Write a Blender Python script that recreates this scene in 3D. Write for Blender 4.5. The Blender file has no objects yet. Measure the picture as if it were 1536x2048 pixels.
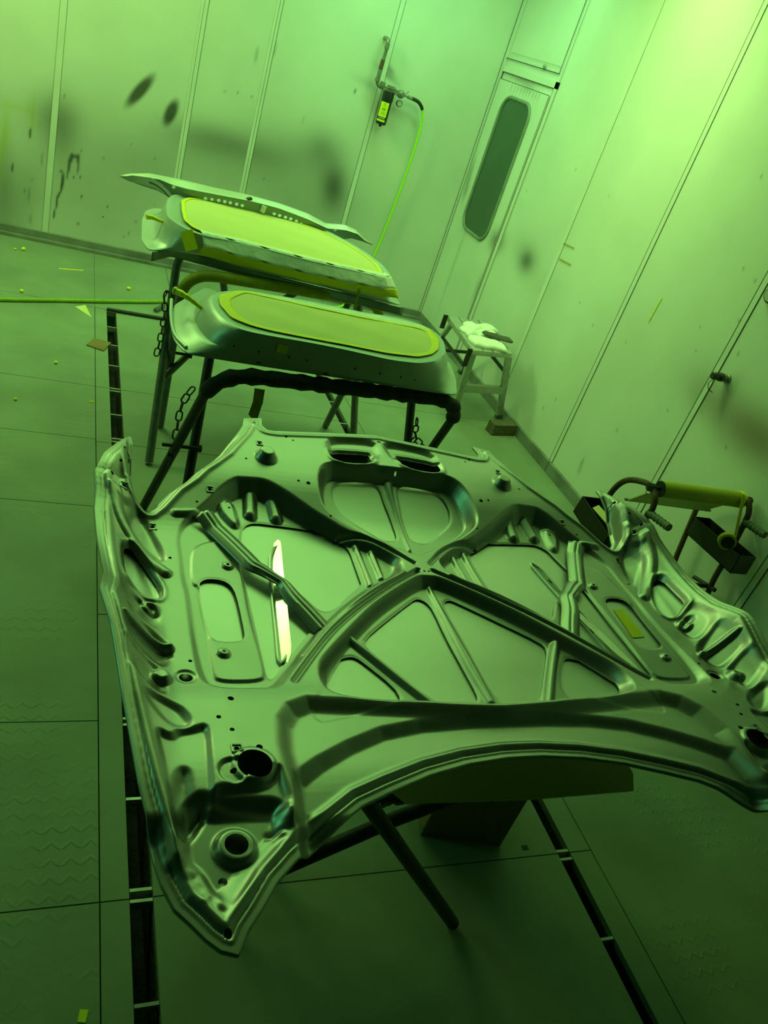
import bpy, bmesh, math, json, random
import numpy as np
from mathutils import Vector, Matrix
random.seed(7)
SC = bpy.context.scene
COL = SC.collection
# ------------------------------------------------------------------ camera
cam_d = bpy.data.cameras.new('camera')
cam = bpy.data.objects.new('camera', cam_d)
COL.objects.link(cam)
RGT = Vector((0.91176877, -0.28599998, 0.29475705))
DWN = Vector((0.08633733, -0.56817796, -0.81836402))
FWD = Vector((0.40152655, 0.7716073, -0.49335444))
cam.matrix_world = Matrix(((RGT.x, -DWN.x, -FWD.x, 0), (RGT.y, -DWN.y, -FWD.y, 0), (RGT.z, -DWN.z, -FWD.z, 1.85), (0, 0, 0, 1)))
cam_d.sensor_fit = 'VERTICAL'
cam_d.sensor_height = 24
cam_d.sensor_width = 18
cam_d.lens = 24 * 1577.326 / 2048
cam_d.clip_start = 0.05
SC.camera = cam
# ------------------------------------------------------------------ world, lights, exposure
SC.view_settings.view_transform = 'Standard'
SC.view_settings.look = 'None'
SC.view_settings.gamma = 1
SC.view_settings.use_curve_mapping = False
SC.view_settings.exposure = 0.08
w = bpy.data.worlds.new('world')
SC.world = w
w.use_nodes = True
w.node_tree.nodes['Background'].inputs[0].default_value = (0.03, 1.0, 0.03, 1)
w.node_tree.nodes['Background'].inputs[1].default_value = 0.010

def area(name, loc, target, sx, sy, power, color, spread=180):
    d = bpy.data.lights.new(name, 'AREA')
    d.shape = 'RECTANGLE'
    d.size = sx
    d.size_y = sy
    d.energy = power
    d.color = color
    d.spread = math.radians(spread)
    o = bpy.data.objects.new(name, d)
    COL.objects.link(o)
    o.location = loc
    o.rotation_euler = (Vector(target) - Vector(loc)).to_track_quat('-Z', 'Y').to_euler()
    return o

YG = (0.56, 1.0, 0.25)
TG = (0.30, 1.0, 0.33)
L_LEFT = (-0.80, 4.75, 2.72)
area('light_left', L_LEFT, (-0.25, 5.1, 0.6), 0.35, 1.5, 40, YG)
area('light_right', (2.10, 3.6, 2.75), (2.8, 4.1, 0.9), 0.35, 1.3, 12, YG, 130)
area('light_corner', (1.9, 5.2, 2.78), (2.1, 5.6, 0.5), 1.3, 0.30, 11, TG, 150)
area('ceiling_fill', (0.9, 4.0, 2.95), (0.9, 4.0, 0), 2.9, 2.5, 31, (0.37, 1.0, 0.20))  # added unseen soft source that brightens the hood flats and door tops
area('light_side', (-2.6, 2.6, 2.3), (0.6, 1.3, 0.9), 0.4, 1.4, 6.5, (0.13, 1.0, 0.38))

# ------------------------------------------------------------------ materials
MATS = {}
def mat(name, col, rough=0.5, metal=0.0, noise=0.0, nscale=20.0, bump=0.0, bscale=80.0, spec=0.5, col2=None, vc=None, stretch=None, bdist=0.002, alpha=None, coat=0.0):
    m = bpy.data.materials.new(name)
    m.use_nodes = True
    nt = m.node_tree
    b = nt.nodes['Principled BSDF']
    b.inputs['Base Color'].default_value = (*col, 1)
    b.inputs['Roughness'].default_value = rough
    b.inputs['Metallic'].default_value = metal
    b.inputs['Specular IOR Level'].default_value = spec
    b.inputs['Coat Weight'].default_value = coat
    tc = nt.nodes.new('ShaderNodeTexCoord')
    src = tc.outputs['Object']
    if stretch:
        mp = nt.nodes.new('ShaderNodeMapping')
        mp.inputs['Scale'].default_value = stretch
        nt.links.new(src, mp.inputs[0])
        src = mp.outputs[0]
    out = None
    if noise > 0:
        n = nt.nodes.new('ShaderNodeTexNoise')
        n.inputs['Scale'].default_value = nscale
        n.inputs['Detail'].default_value = 6
        nt.links.new(src, n.inputs['Vector'])
        r = nt.nodes.new('ShaderNodeMapRange')
        r.inputs['From Min'].default_value = 0.35
        r.inputs['From Max'].default_value = 0.65
        r.inputs['To Min'].default_value = 0
        r.inputs['To Max'].default_value = noise
        nt.links.new(n.outputs[0], r.inputs[0])
        mx = nt.nodes.new('ShaderNodeMix')
        mx.data_type = 'RGBA'
        mx.inputs[6].default_value = (*col, 1)
        c2 = col2 if col2 else tuple(c * 0.45 for c in col)
        mx.inputs[7].default_value = (*c2, 1)
        nt.links.new(r.outputs[0], mx.inputs[0])
        out = mx.outputs[2]
    if vc:
        a = nt.nodes.new('ShaderNodeVertexColor')
        a.layer_name = vc
        m2 = nt.nodes.new('ShaderNodeMix')
        m2.data_type = 'RGBA'
        m2.blend_type = 'MULTIPLY'
        m2.inputs[0].default_value = 1
        if out:
            nt.links.new(out, m2.inputs[6])
        else:
            m2.inputs[6].default_value = (*col, 1)
        nt.links.new(a.outputs[0], m2.inputs[7])
        out = m2.outputs[2]
    if out:
        nt.links.new(out, b.inputs['Base Color'])
    if bump > 0:
        n2 = nt.nodes.new('ShaderNodeTexNoise')
        n2.inputs['Scale'].default_value = bscale
        n2.inputs['Detail'].default_value = 4
        nt.links.new(src, n2.inputs['Vector'])
        bp = nt.nodes.new('ShaderNodeBump')
        bp.inputs['Strength'].default_value = bump
        bp.inputs['Distance'].default_value = bdist
        nt.links.new(n2.outputs[0], bp.inputs['Height'])
        nt.links.new(bp.outputs[0], b.inputs['Normal'])
    MATS[name] = m
    return m

HOODM = mat('satin_primer_silver', (0.50, 0.50, 0.48), 0.36, 0.85, noise=0.10, nscale=9, bump=0.03, bscale=500)
SKINM = mat('satin_skin_silver', (0.72, 0.72, 0.70), 0.36, 0.75, noise=0.08, nscale=6)
MIRR = mat('polished_metal', (0.9, 0.9, 0.85), 0.22, 1.0, noise=0.15, nscale=30)
DOORM = mat('door_primer', (0.52, 0.60, 0.56), 0.38, 0.35, noise=0.08, nscale=7)
PANM = mat('shaded_panel', (0.24, 0.30, 0.27), 0.36, 0.5)  # dark copy of the panel metal, shade put into its camera-facing side
WALLM = mat('booth_wall_paint', (0.72, 0.74, 0.70), 0.42, 0.0, noise=0.16, nscale=2.2, vc='stain_shade', bump=0.05, bscale=14)
WALLT = mat('booth_wall_trim', (0.72, 0.74, 0.70), 0.45, 0.0, noise=0.12, nscale=6)
DOORP = mat('booth_door_paint', (0.70, 0.72, 0.68), 0.42, 0.0, noise=0.15, nscale=5)
DARKL = mat('seam_dark', (0.03, 0.04, 0.03), 0.7)
CURBM = mat('curb_grey', (0.24, 0.26, 0.23), 0.6, 0.0, noise=0.7, nscale=6, bump=0.3, bscale=30)
FLOORM = mat('dusty_floor', (0.40, 0.42, 0.37), 0.75, 0.0, noise=0.35, nscale=3.0, bump=0.35, bscale=55)
TUBEM = mat('grey_tube', (0.16, 0.18, 0.16), 0.45, 0.3, noise=0.5, nscale=30)
DTUBE = mat('dark_tube', (0.035, 0.042, 0.035), 0.5, 0.2, noise=0.4, nscale=40)
FOAM = mat('black_padding', (0.03, 0.035, 0.028), 0.75, 0.0, noise=0.6, nscale=60, bump=0.8, bscale=90, bdist=0.006)
TAPE = mat('yellow_tape', (0.98, 0.88, 0.005), 0.45, 0.0, noise=0.12, nscale=30, bump=0.3, bscale=90)
OLTAPE = mat('old_yellow_tape', (0.42, 0.40, 0.02), 0.6, 0.0, noise=0.5, nscale=25, bump=0.4, bscale=60)
PAPER = mat('masking_paper', (0.76, 0.71, 0.27), 0.6, 0.0, noise=0.06, nscale=4, bump=0.5, bscale=7, bdist=0.006)
PLAST = mat('clear_masking_film', (0.92, 0.93, 0.90), 0.35, 0.0, bump=0.8, bscale=16, bdist=0.012, noise=0.15, nscale=12)
HOSE = mat('lime_hose', (0.42, 0.85, 0.01), 0.4)
OHOSE = mat('floor_hose', (0.30, 0.46, 0.02), 0.5, noise=0.4, nscale=30)
BLACKP = mat('black_plastic', (0.02, 0.03, 0.025), 0.35)
BRASS = mat('pipe_metal', (0.30, 0.32, 0.27), 0.4, 0.6, noise=0.5, nscale=40)
RUST = mat('rusty_steel', (0.13, 0.08, 0.045), 0.65, 0.2, noise=0.6, nscale=35)
GLASSM = mat('dark_window_glass', (0.045, 0.10, 0.065), 0.18, 0.0, noise=0.3, nscale=3)
RUBBER = mat('window_gasket', (0.22, 0.27, 0.23), 0.4, noise=0.3, nscale=15)
ALU = mat('aluminium', (0.55, 0.56, 0.52), 0.38, 0.5, noise=0.35, nscale=25)
CLOTH = mat('white_cloth', (0.88, 0.88, 0.85), 0.8, 0.0, bump=0.5, bscale=30, bdist=0.006)
DCLOTH = mat('dark_cloth', (0.07, 0.075, 0.055), 0.8)
WOOD = mat('grey_wood', (0.17, 0.15, 0.09), 0.8, 0.0, noise=0.8, nscale=10, stretch=(3, 30, 30), bump=0.6, bscale=12)
CARD = mat('cardboard', (0.26, 0.17, 0.07), 0.8, 0.0, noise=0.2, nscale=8)
LABEL = mat('yellow_label', (0.78, 0.85, 0.02), 0.5)
GRIP = mat('rubber_grip', (0.10, 0.13, 0.10), 0.55, bump=0.3)
TRAYM = mat('dark_tray', (0.035, 0.04, 0.03), 0.35, 0.3, noise=0.5, nscale=25)
PLASTG = mat('grey_plank', (0.30, 0.29, 0.2), 0.8)

# ------------------------------------------------------------------ helpers
def link(name, me, m=None, parent=None, smooth=False):
    o = bpy.data.objects.new(name, me)
    COL.objects.link(o)
    if m:
        for q in (m if isinstance(m, (list, tuple)) else [m]):
            me.materials.append(q)
    if parent:
        o.parent = parent
    if smooth:
        me.polygons.foreach_set('use_smooth', [True] * len(me.polygons))
    return o

def raw(name, V, Fc, m=None, parent=None, smooth=False, mi=None):
    me = bpy.data.meshes.new(name)
    me.from_pydata([tuple(v) for v in V], [], [tuple(f) for f in Fc])
    me.validate()
    me.update()
    o = link(name, me, m, parent, smooth)
    if mi:
        me.polygons.foreach_set('material_index', mi)
    return o

def thing(name, label, cat, loc=(0, 0, 0), rz=0.0, group=None):
    o = bpy.data.objects.new(name, None)
    COL.objects.link(o)
    o.location = loc
    o.rotation_euler = (0, 0, rz)
    o['label'] = label
    o['category'] = cat
    if group:
        o['group'] = group
    return o

def tag(o, label, cat, group=None):
    o['label'] = label
    o['category'] = cat
    if group:
        o['group'] = group
    return o

def struct(o):
    o['kind'] = 'structure'
    return o

class MB:
    def __init__(s):
        s.V = []
        s.F = []
        s.M = []
    def add(s, V, Fc, mi=0):
        n = len(s.V)
        s.V += [tuple(v) for v in V]
        s.F += [tuple(i + n for i in f) for f in Fc]
        s.M += [mi] * len(Fc)
    def box(s, a, b, mi=0):
        x0, y0, z0 = a
        x1, y1, z1 = b
        s.add([(x0, y0, z0), (x1, y0, z0), (x1, y1, z0), (x0, y1, z0), (x0, y0, z1), (x1, y0, z1), (x1, y1, z1), (x0, y1, z1)],
              [(0, 3, 2, 1), (4, 5, 6, 7), (0, 1, 5, 4), (1, 2, 6, 5), (2, 3, 7, 6), (3, 0, 4, 7)], mi)
    def bar(s, p, q, w, h, up=(0, 0, 1), mi=0):
        p = Vector(p); q = Vector(q)
        d = (q - p).normalized()
        u = Vector(up)
        if abs(d.dot(u)) > 0.95:
            u = Vector((1, 0, 0))
        a = d.cross(u).normalized() * w / 2
        b = a.cross(d).normalized() * h / 2
        s.add([p - a - b, p + a - b, p + a + b, p - a + b, q - a - b, q + a - b, q + a + b, q - a + b],
              [(0, 1, 2, 3), (7, 6, 5, 4), (0, 4, 5, 1), (1, 5, 6, 2), (2, 6, 7, 3), (3, 7, 4, 0)], mi)
    def tube(s, P, r, n=12, mi=0, caps=True, closed=False):
        P = [Vector(p) for p in P]
        R = r if isinstance(r, (list, tuple)) else [r] * len(P)
        rings = []
        N = len(P)
        ref = None
        for i, p in enumerate(P):
            if closed:
                t = (P[(i + 1) % N] - P[i - 1]).normalized()
            else:
                t = (P[min(i + 1, N - 1)] - P[max(i - 1, 0)]).normalized()
            if ref is None:
                ref = Vector((0, 0, 1)) if abs(t.z) < 0.9 else Vector((1, 0, 0))
            a = (ref - t * ref.dot(t)).normalized()
            ref = a
            b = t.cross(a)
            rings.append([p + (a * math.cos(2 * math.pi * k / n) + b * math.sin(2 * math.pi * k / n)) * R[i] for k in range(n)])
        V = [v for rg in rings for v in rg]
        Fc = []
        for i in range(N if closed else N - 1):
            j = (i + 1) % N
            for k in range(n):
                l = (k + 1) % n
                Fc.append((i * n + k, i * n + l, j * n + l, j * n + k))
        if caps and not closed:
            Fc.append(tuple(range(n))[::-1])
            Fc.append(tuple((N - 1) * n + k for k in range(n)))
        s.add(V, Fc, mi)
    def lathe(s, prof, c, ax, n=20, mi=0):
        # prof list of (r, h) along axis ax from c
        c = Vector(c)
        ax = Vector(ax).normalized()
        u = Vector((0, 0, 1)) if abs(ax.z) < 0.9 else Vector((1, 0, 0))
        a = (u - ax * u.dot(ax)).normalized()
        b = ax.cross(a)
        V = []
        for r, h in prof:
            for k in range(n):
                t = 2 * math.pi * k / n
                V.append(c + ax * h + (a * math.cos(t) + b * math.sin(t)) * r)
        Fc = []
        for i in range(len(prof) - 1):
            for k in range(n):
                l = (k + 1) % n
                Fc.append((i * n + k, i * n + l, (i + 1) * n + l, (i + 1) * n + k))
        Fc.append(tuple(range(n))[::-1])
        Fc.append(tuple((len(prof) - 1) * n + k for k in range(n)))
        s.add(V, Fc, mi)
    def build(s, name, m, parent=None, smooth=False, bevel=0):
        o = raw(name, s.V, s.F, m, parent, False, s.M)
        if smooth:
            me = o.data
            me.polygons.foreach_set('use_smooth', [True] * len(me.polygons))
            me.set_sharp_from_angle(angle=math.radians(42))
        if bevel:
            md = o.modifiers.new('bevel', 'BEVEL')
            md.width = bevel
            md.segments = 2
            md.limit_method = 'ANGLE'
        return o

def curve(P, k=8, closed=False):
    P = [Vector(p) for p in P]
    out = []
    N = len(P)
    rng = range(N if closed else N - 1)
    for i in rng:
        if closed:
            a, b, c, d = P[i - 1], P[i], P[(i + 1) % N], P[(i + 2) % N]
        else:
            a, b, c, d = P[max(i - 1, 0)], P[i], P[i + 1], P[min(i + 2, N - 1)]
        for j in range(k):
            t = j / k
            out.append(0.5 * ((2 * b) + (c - a) * t + (2 * a - 5 * b + 4 * c - d) * t * t + (3 * b - a - 3 * c + d) * t ** 3))
    if not closed:
        out.append(P[-1])
    return out

def rounded(P, r, k=6):
    P = [Vector(p) for p in P]
    out = [P[0]]
    for i in range(1, len(P) - 1):
        a = (P[i - 1] - P[i]); b = (P[i + 1] - P[i])
        rr = min(r, a.length * 0.48, b.length * 0.48)
        p0 = P[i] + a.normalized() * rr
        p1 = P[i] + b.normalized() * rr
        for j in range(k + 1):
            t = j / k
            out.append(p0 * (1 - t) ** 2 + P[i] * 2 * t * (1 - t) + p1 * t * t)
    out.append(P[-1])
    return out

def resample(P, n, closed=True, z=None):
    A = np.array([tuple(p) for p in P], float)
    if closed:
        A = np.vstack([A, A[:1]])
    d = np.r_[0, np.cumsum(np.linalg.norm(np.diff(A, axis=0), axis=1))]
    t = np.linspace(0, d[-1], n + 1)[:-1] if closed else np.linspace(0, d[-1], n)
    return np.stack([np.interp(t, d, A[:, k]) for k in range(A.shape[1])], 1)

def smooth_ring(A, it=2):
    for _ in range(it):
        A = (np.roll(A, 1, 0) + 2 * A + np.roll(A, -1, 0)) / 4
    return A

def loft(name, rings, m, parent, cap=True, smooth=True, capbot=False):
    n = len(rings[0])
    V = [tuple(v) for r in rings for v in r]
    Fc = []
    for i in range(len(rings) - 1):
        for k in range(n):
            l = (k + 1) % n
            Fc.append((i * n + k, i * n + l, (i + 1) * n + l, (i + 1) * n + k))
    if cap:
        Fc.append(tuple((len(rings) - 1) * n + k for k in range(n)))
    if capbot:
        Fc.append(tuple(range(n))[::-1])
    o = raw(name, V, Fc, m, parent)
    if smooth:
        me = o.data
        me.polygons.foreach_set('use_smooth', [True] * len(me.polygons))
        me.set_sharp_from_angle(angle=math.radians(50))
    return o

def chain(mb, P, link_l=0.036, r=0.0032):
    C2 = curve(P, 20)
    A = resample(C2, max(3, int(sum((C2[i + 1] - C2[i]).length for i in range(len(C2) - 1)) / (link_l * 0.78))), closed=False)
    for i in range(len(A) - 1):
        p = Vector(A[i]); q = Vector(A[i + 1])
        d = (q - p).normalized()
        c = (p + q) / 2
        u = Vector((0, 0, 1)) if abs(d.z) < 0.8 else Vector((1, 0, 0))
        a = d.cross(u).normalized()
        if i % 2:
            a = a.cross(d).normalized()
        L2 = link_l / 2 - 0.010
        ring = []
        for k in range(14):
            t = 2 * math.pi * k / 14
            ring.append(c + d * (math.cos(t) * 0.010 + (L2 if math.cos(t) > 0 else -L2)) + a * math.sin(t) * 0.0105)
        mb.tube(ring, r, 6, closed=True)

# ------------------------------------------------------------------ structure : floor
def yrot(x, y):
    return (x, y)
fl = MB()
def plate(x0, x1, y0, y1, top=0.0, mi=0):
    fl.box((x0, y0, -0.02 + top), (x1, y1, top), mi)
G = 0.0035
def strips(x0, x1, ys):
    for a, b in zip(ys[:-1], ys[1:]):
        plate(x0 + G / 2, x1 - G / 2, a + G / 2, b - G / 2)
YS = [-1.6, 0.15, 1.093, 1.642, 2.735, 3.27, 3.80, 4.87, 5.95]
FLM = bpy.data.materials.new('floor_plate'); 
def floor_material(name, diamond):
    m = mat(name, (0.25, 0.315, 0.22), 0.62, 0.0, noise=0.42, nscale=2.6, bump=0.0)
    nt = m.node_tree
    b = nt.nodes['Principled BSDF']
    tc = nt.nodes.new('ShaderNodeTexCoord')
    n1 = nt.nodes.new('ShaderNodeTexNoise'); n1.inputs['Scale'].default_value = 45; n1.inputs['Detail'].default_value = 5
    nt.links.new(tc.outputs['Object'], n1.inputs['Vector'])
    bp = nt.nodes.new('ShaderNodeBump'); bp.inputs['Strength'].default_value = 0.28; bp.inputs['Distance'].default_value = 0.003
    nt.links.new(n1.outputs[0], bp.inputs['Height'])
    last = bp
    if diamond:
        # raised lozenges in two directions (tread plate), partly buried under overspray
        sums = None
        for k, (ang, off) in enumerate(((45, 0.0), (-45, 0.5))):
            mp = nt.nodes.new('ShaderNodeMapping')
            mp.inputs['Scale'].default_value = (22, 22, 22)
            mp.inputs['Location'].default_value = (off, off * 0.0, 0)
            nt.links.new(tc.outputs['Object'], mp.inputs[0])
            fr = nt.nodes.new('ShaderNodeVectorMath'); fr.operation = 'FRACTION'
            nt.links.new(mp.outputs[0], fr.inputs[0])
            sb = nt.nodes.new('ShaderNodeVectorMath'); sb.operation = 'SUBTRACT'
            sb.inputs[1].default_value = (0.5, 0.5, 0)
            nt.links.new(fr.outputs[0], sb.inputs[0])
            m3 = nt.nodes.new('ShaderNodeMapping')
            m3.inputs['Rotation'].default_value = (0, 0, math.radians(ang))
            nt.links.new(sb.outputs[0], m3.inputs[0])
            m4 = nt.nodes.new('ShaderNodeVectorMath'); m4.operation = 'MULTIPLY'
            m4.inputs[1].default_value = (2.5, 8.0, 0)
            nt.links.new(m3.outputs[0], m4.inputs[0])
            ln = nt.nodes.new('ShaderNodeVectorMath'); ln.operation = 'LENGTH'
            nt.links.new(m4.outputs[0], ln.inputs[0])
            rr = nt.nodes.new('ShaderNodeMapRange')
            rr.inputs['From Min'].default_value = 0.55; rr.inputs['From Max'].default_value = 1.0
            rr.inputs['To Min'].default_value = 1; rr.inputs['To Max'].default_value = 0
            nt.links.new(ln.outputs['Value'], rr.inputs[0])
            if sums is None:
                sums = rr.outputs[0]
            else:
                mx = nt.nodes.new('ShaderNodeMath'); mx.operation = 'MAXIMUM'
                nt.links.new(sums, mx.inputs[0]); nt.links.new(rr.outputs[0], mx.inputs[1])
                sums = mx.outputs[0]
        n3 = nt.nodes.new('ShaderNodeTexNoise'); n3.inputs['Scale'].default_value = 2.3; n3.inputs['Detail'].default_value = 3
        nt.links.new(tc.outputs['Object'], n3.inputs['Vector'])
        r3 = nt.nodes.new('ShaderNodeMapRange'); r3.inputs['From Min'].default_value = 0.44; r3.inputs['From Max'].default_value = 0.60
        nt.links.new(n3.outputs[0], r3.inputs[0])
        ml = nt.nodes.new('ShaderNodeMath'); ml.operation = 'MULTIPLY'
        nt.links.new(sums, ml.inputs[0]); nt.links.new(r3.outputs[0], ml.inputs[1])
        b2 = nt.nodes.new('ShaderNodeBump'); b2.inputs['Strength'].default_value = 0.55; b2.inputs['Distance'].default_value = 0.002
        nt.links.new(ml.outputs[0], b2.inputs['Height'])
        nt.links.new(bp.outputs[0], b2.inputs['Normal'])
        last = b2
    nt.links.new(last.outputs[0], b.inputs['Normal'])
    return m
FPL = floor_material('smooth_floor_plate', False)
FDI = floor_material('tread_floor_plate', True)
strips(0.333, 1.513, [-1.6, 0.15, 1.093, 3.25, 3.80, 4.87])
strips(0.213, 0.281, [-1.6, 1.093, 2.1, 3.25, 3.80, 4.87])
strips(1.555, 1.635, [-1.6, 1.093, 3.25, 4.87])
plate(0.213, 0.70, 4.8735, 5.95); plate(0.7035, 1.9, 4.8735, 5.95); plate(1.9035, 2.8, 4.8735, 5.95)
struct(fl.build('floor', FPL))
fl = MB()
strips(-3.2, 0.213, YS)
strips(1.635, 2.80, [-1.6, 0.5, 1.7, 2.9, 4.1, 4.87])
struct(fl.build('floor', FDI))
pit = MB()
for x0, x1 in ((0.281, 0.333), (1.513, 1.555)):
    pit.box((x0 - 0.03, -1.6, -0.30), (x1 + 0.03, 4.9, -0.16))
    pit.box((x0 - 0.03, -1.6, -0.30), (x0, 4.9, -0.021))
    pit.box((x1, -1.6, -0.30), (x1 + 0.03, 4.9, -0.021))
PITM = mat('pit_dirt', (0.05, 0.055, 0.045), 0.8, noise=0.8, nscale=20, bump=1.0, bscale=60, bdist=0.01)
struct(pit.build('trim_1', PITM))
def grate_bars(x0, x1, ys, nm):
    mb = MB()
    for y in ys:
        mb.box((x0, y - 0.004, -0.03), (x1, y + 0.004, -0.002))
    struct(mb.build(nm, ALU))
grate_bars(0.281, 0.333, [4.85, 4.61, 4.35, 4.08, 3.81, 3.78, 3.53, 3.3, 3.27, 3.0, 2.75, 2.5, 2.25, 2.0, 1.651, 1.628, 1.374, 1.116, 1.088, 0.852, 0.6], 'trim_2')
grate_bars(1.513, 1.555, [4.6, 4.32, 4.046, 3.779, 3.5, 3.2, 1.9, 1.6, 1.35, 1.102, 1.075, 0.833, 0.58], 'trim_3')
hl = MB()
hl.box((1.40, 1.115, 0.0), (1.42, 1.13, 0.0012))
struct(hl.build('trim_4', DARKL))

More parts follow.
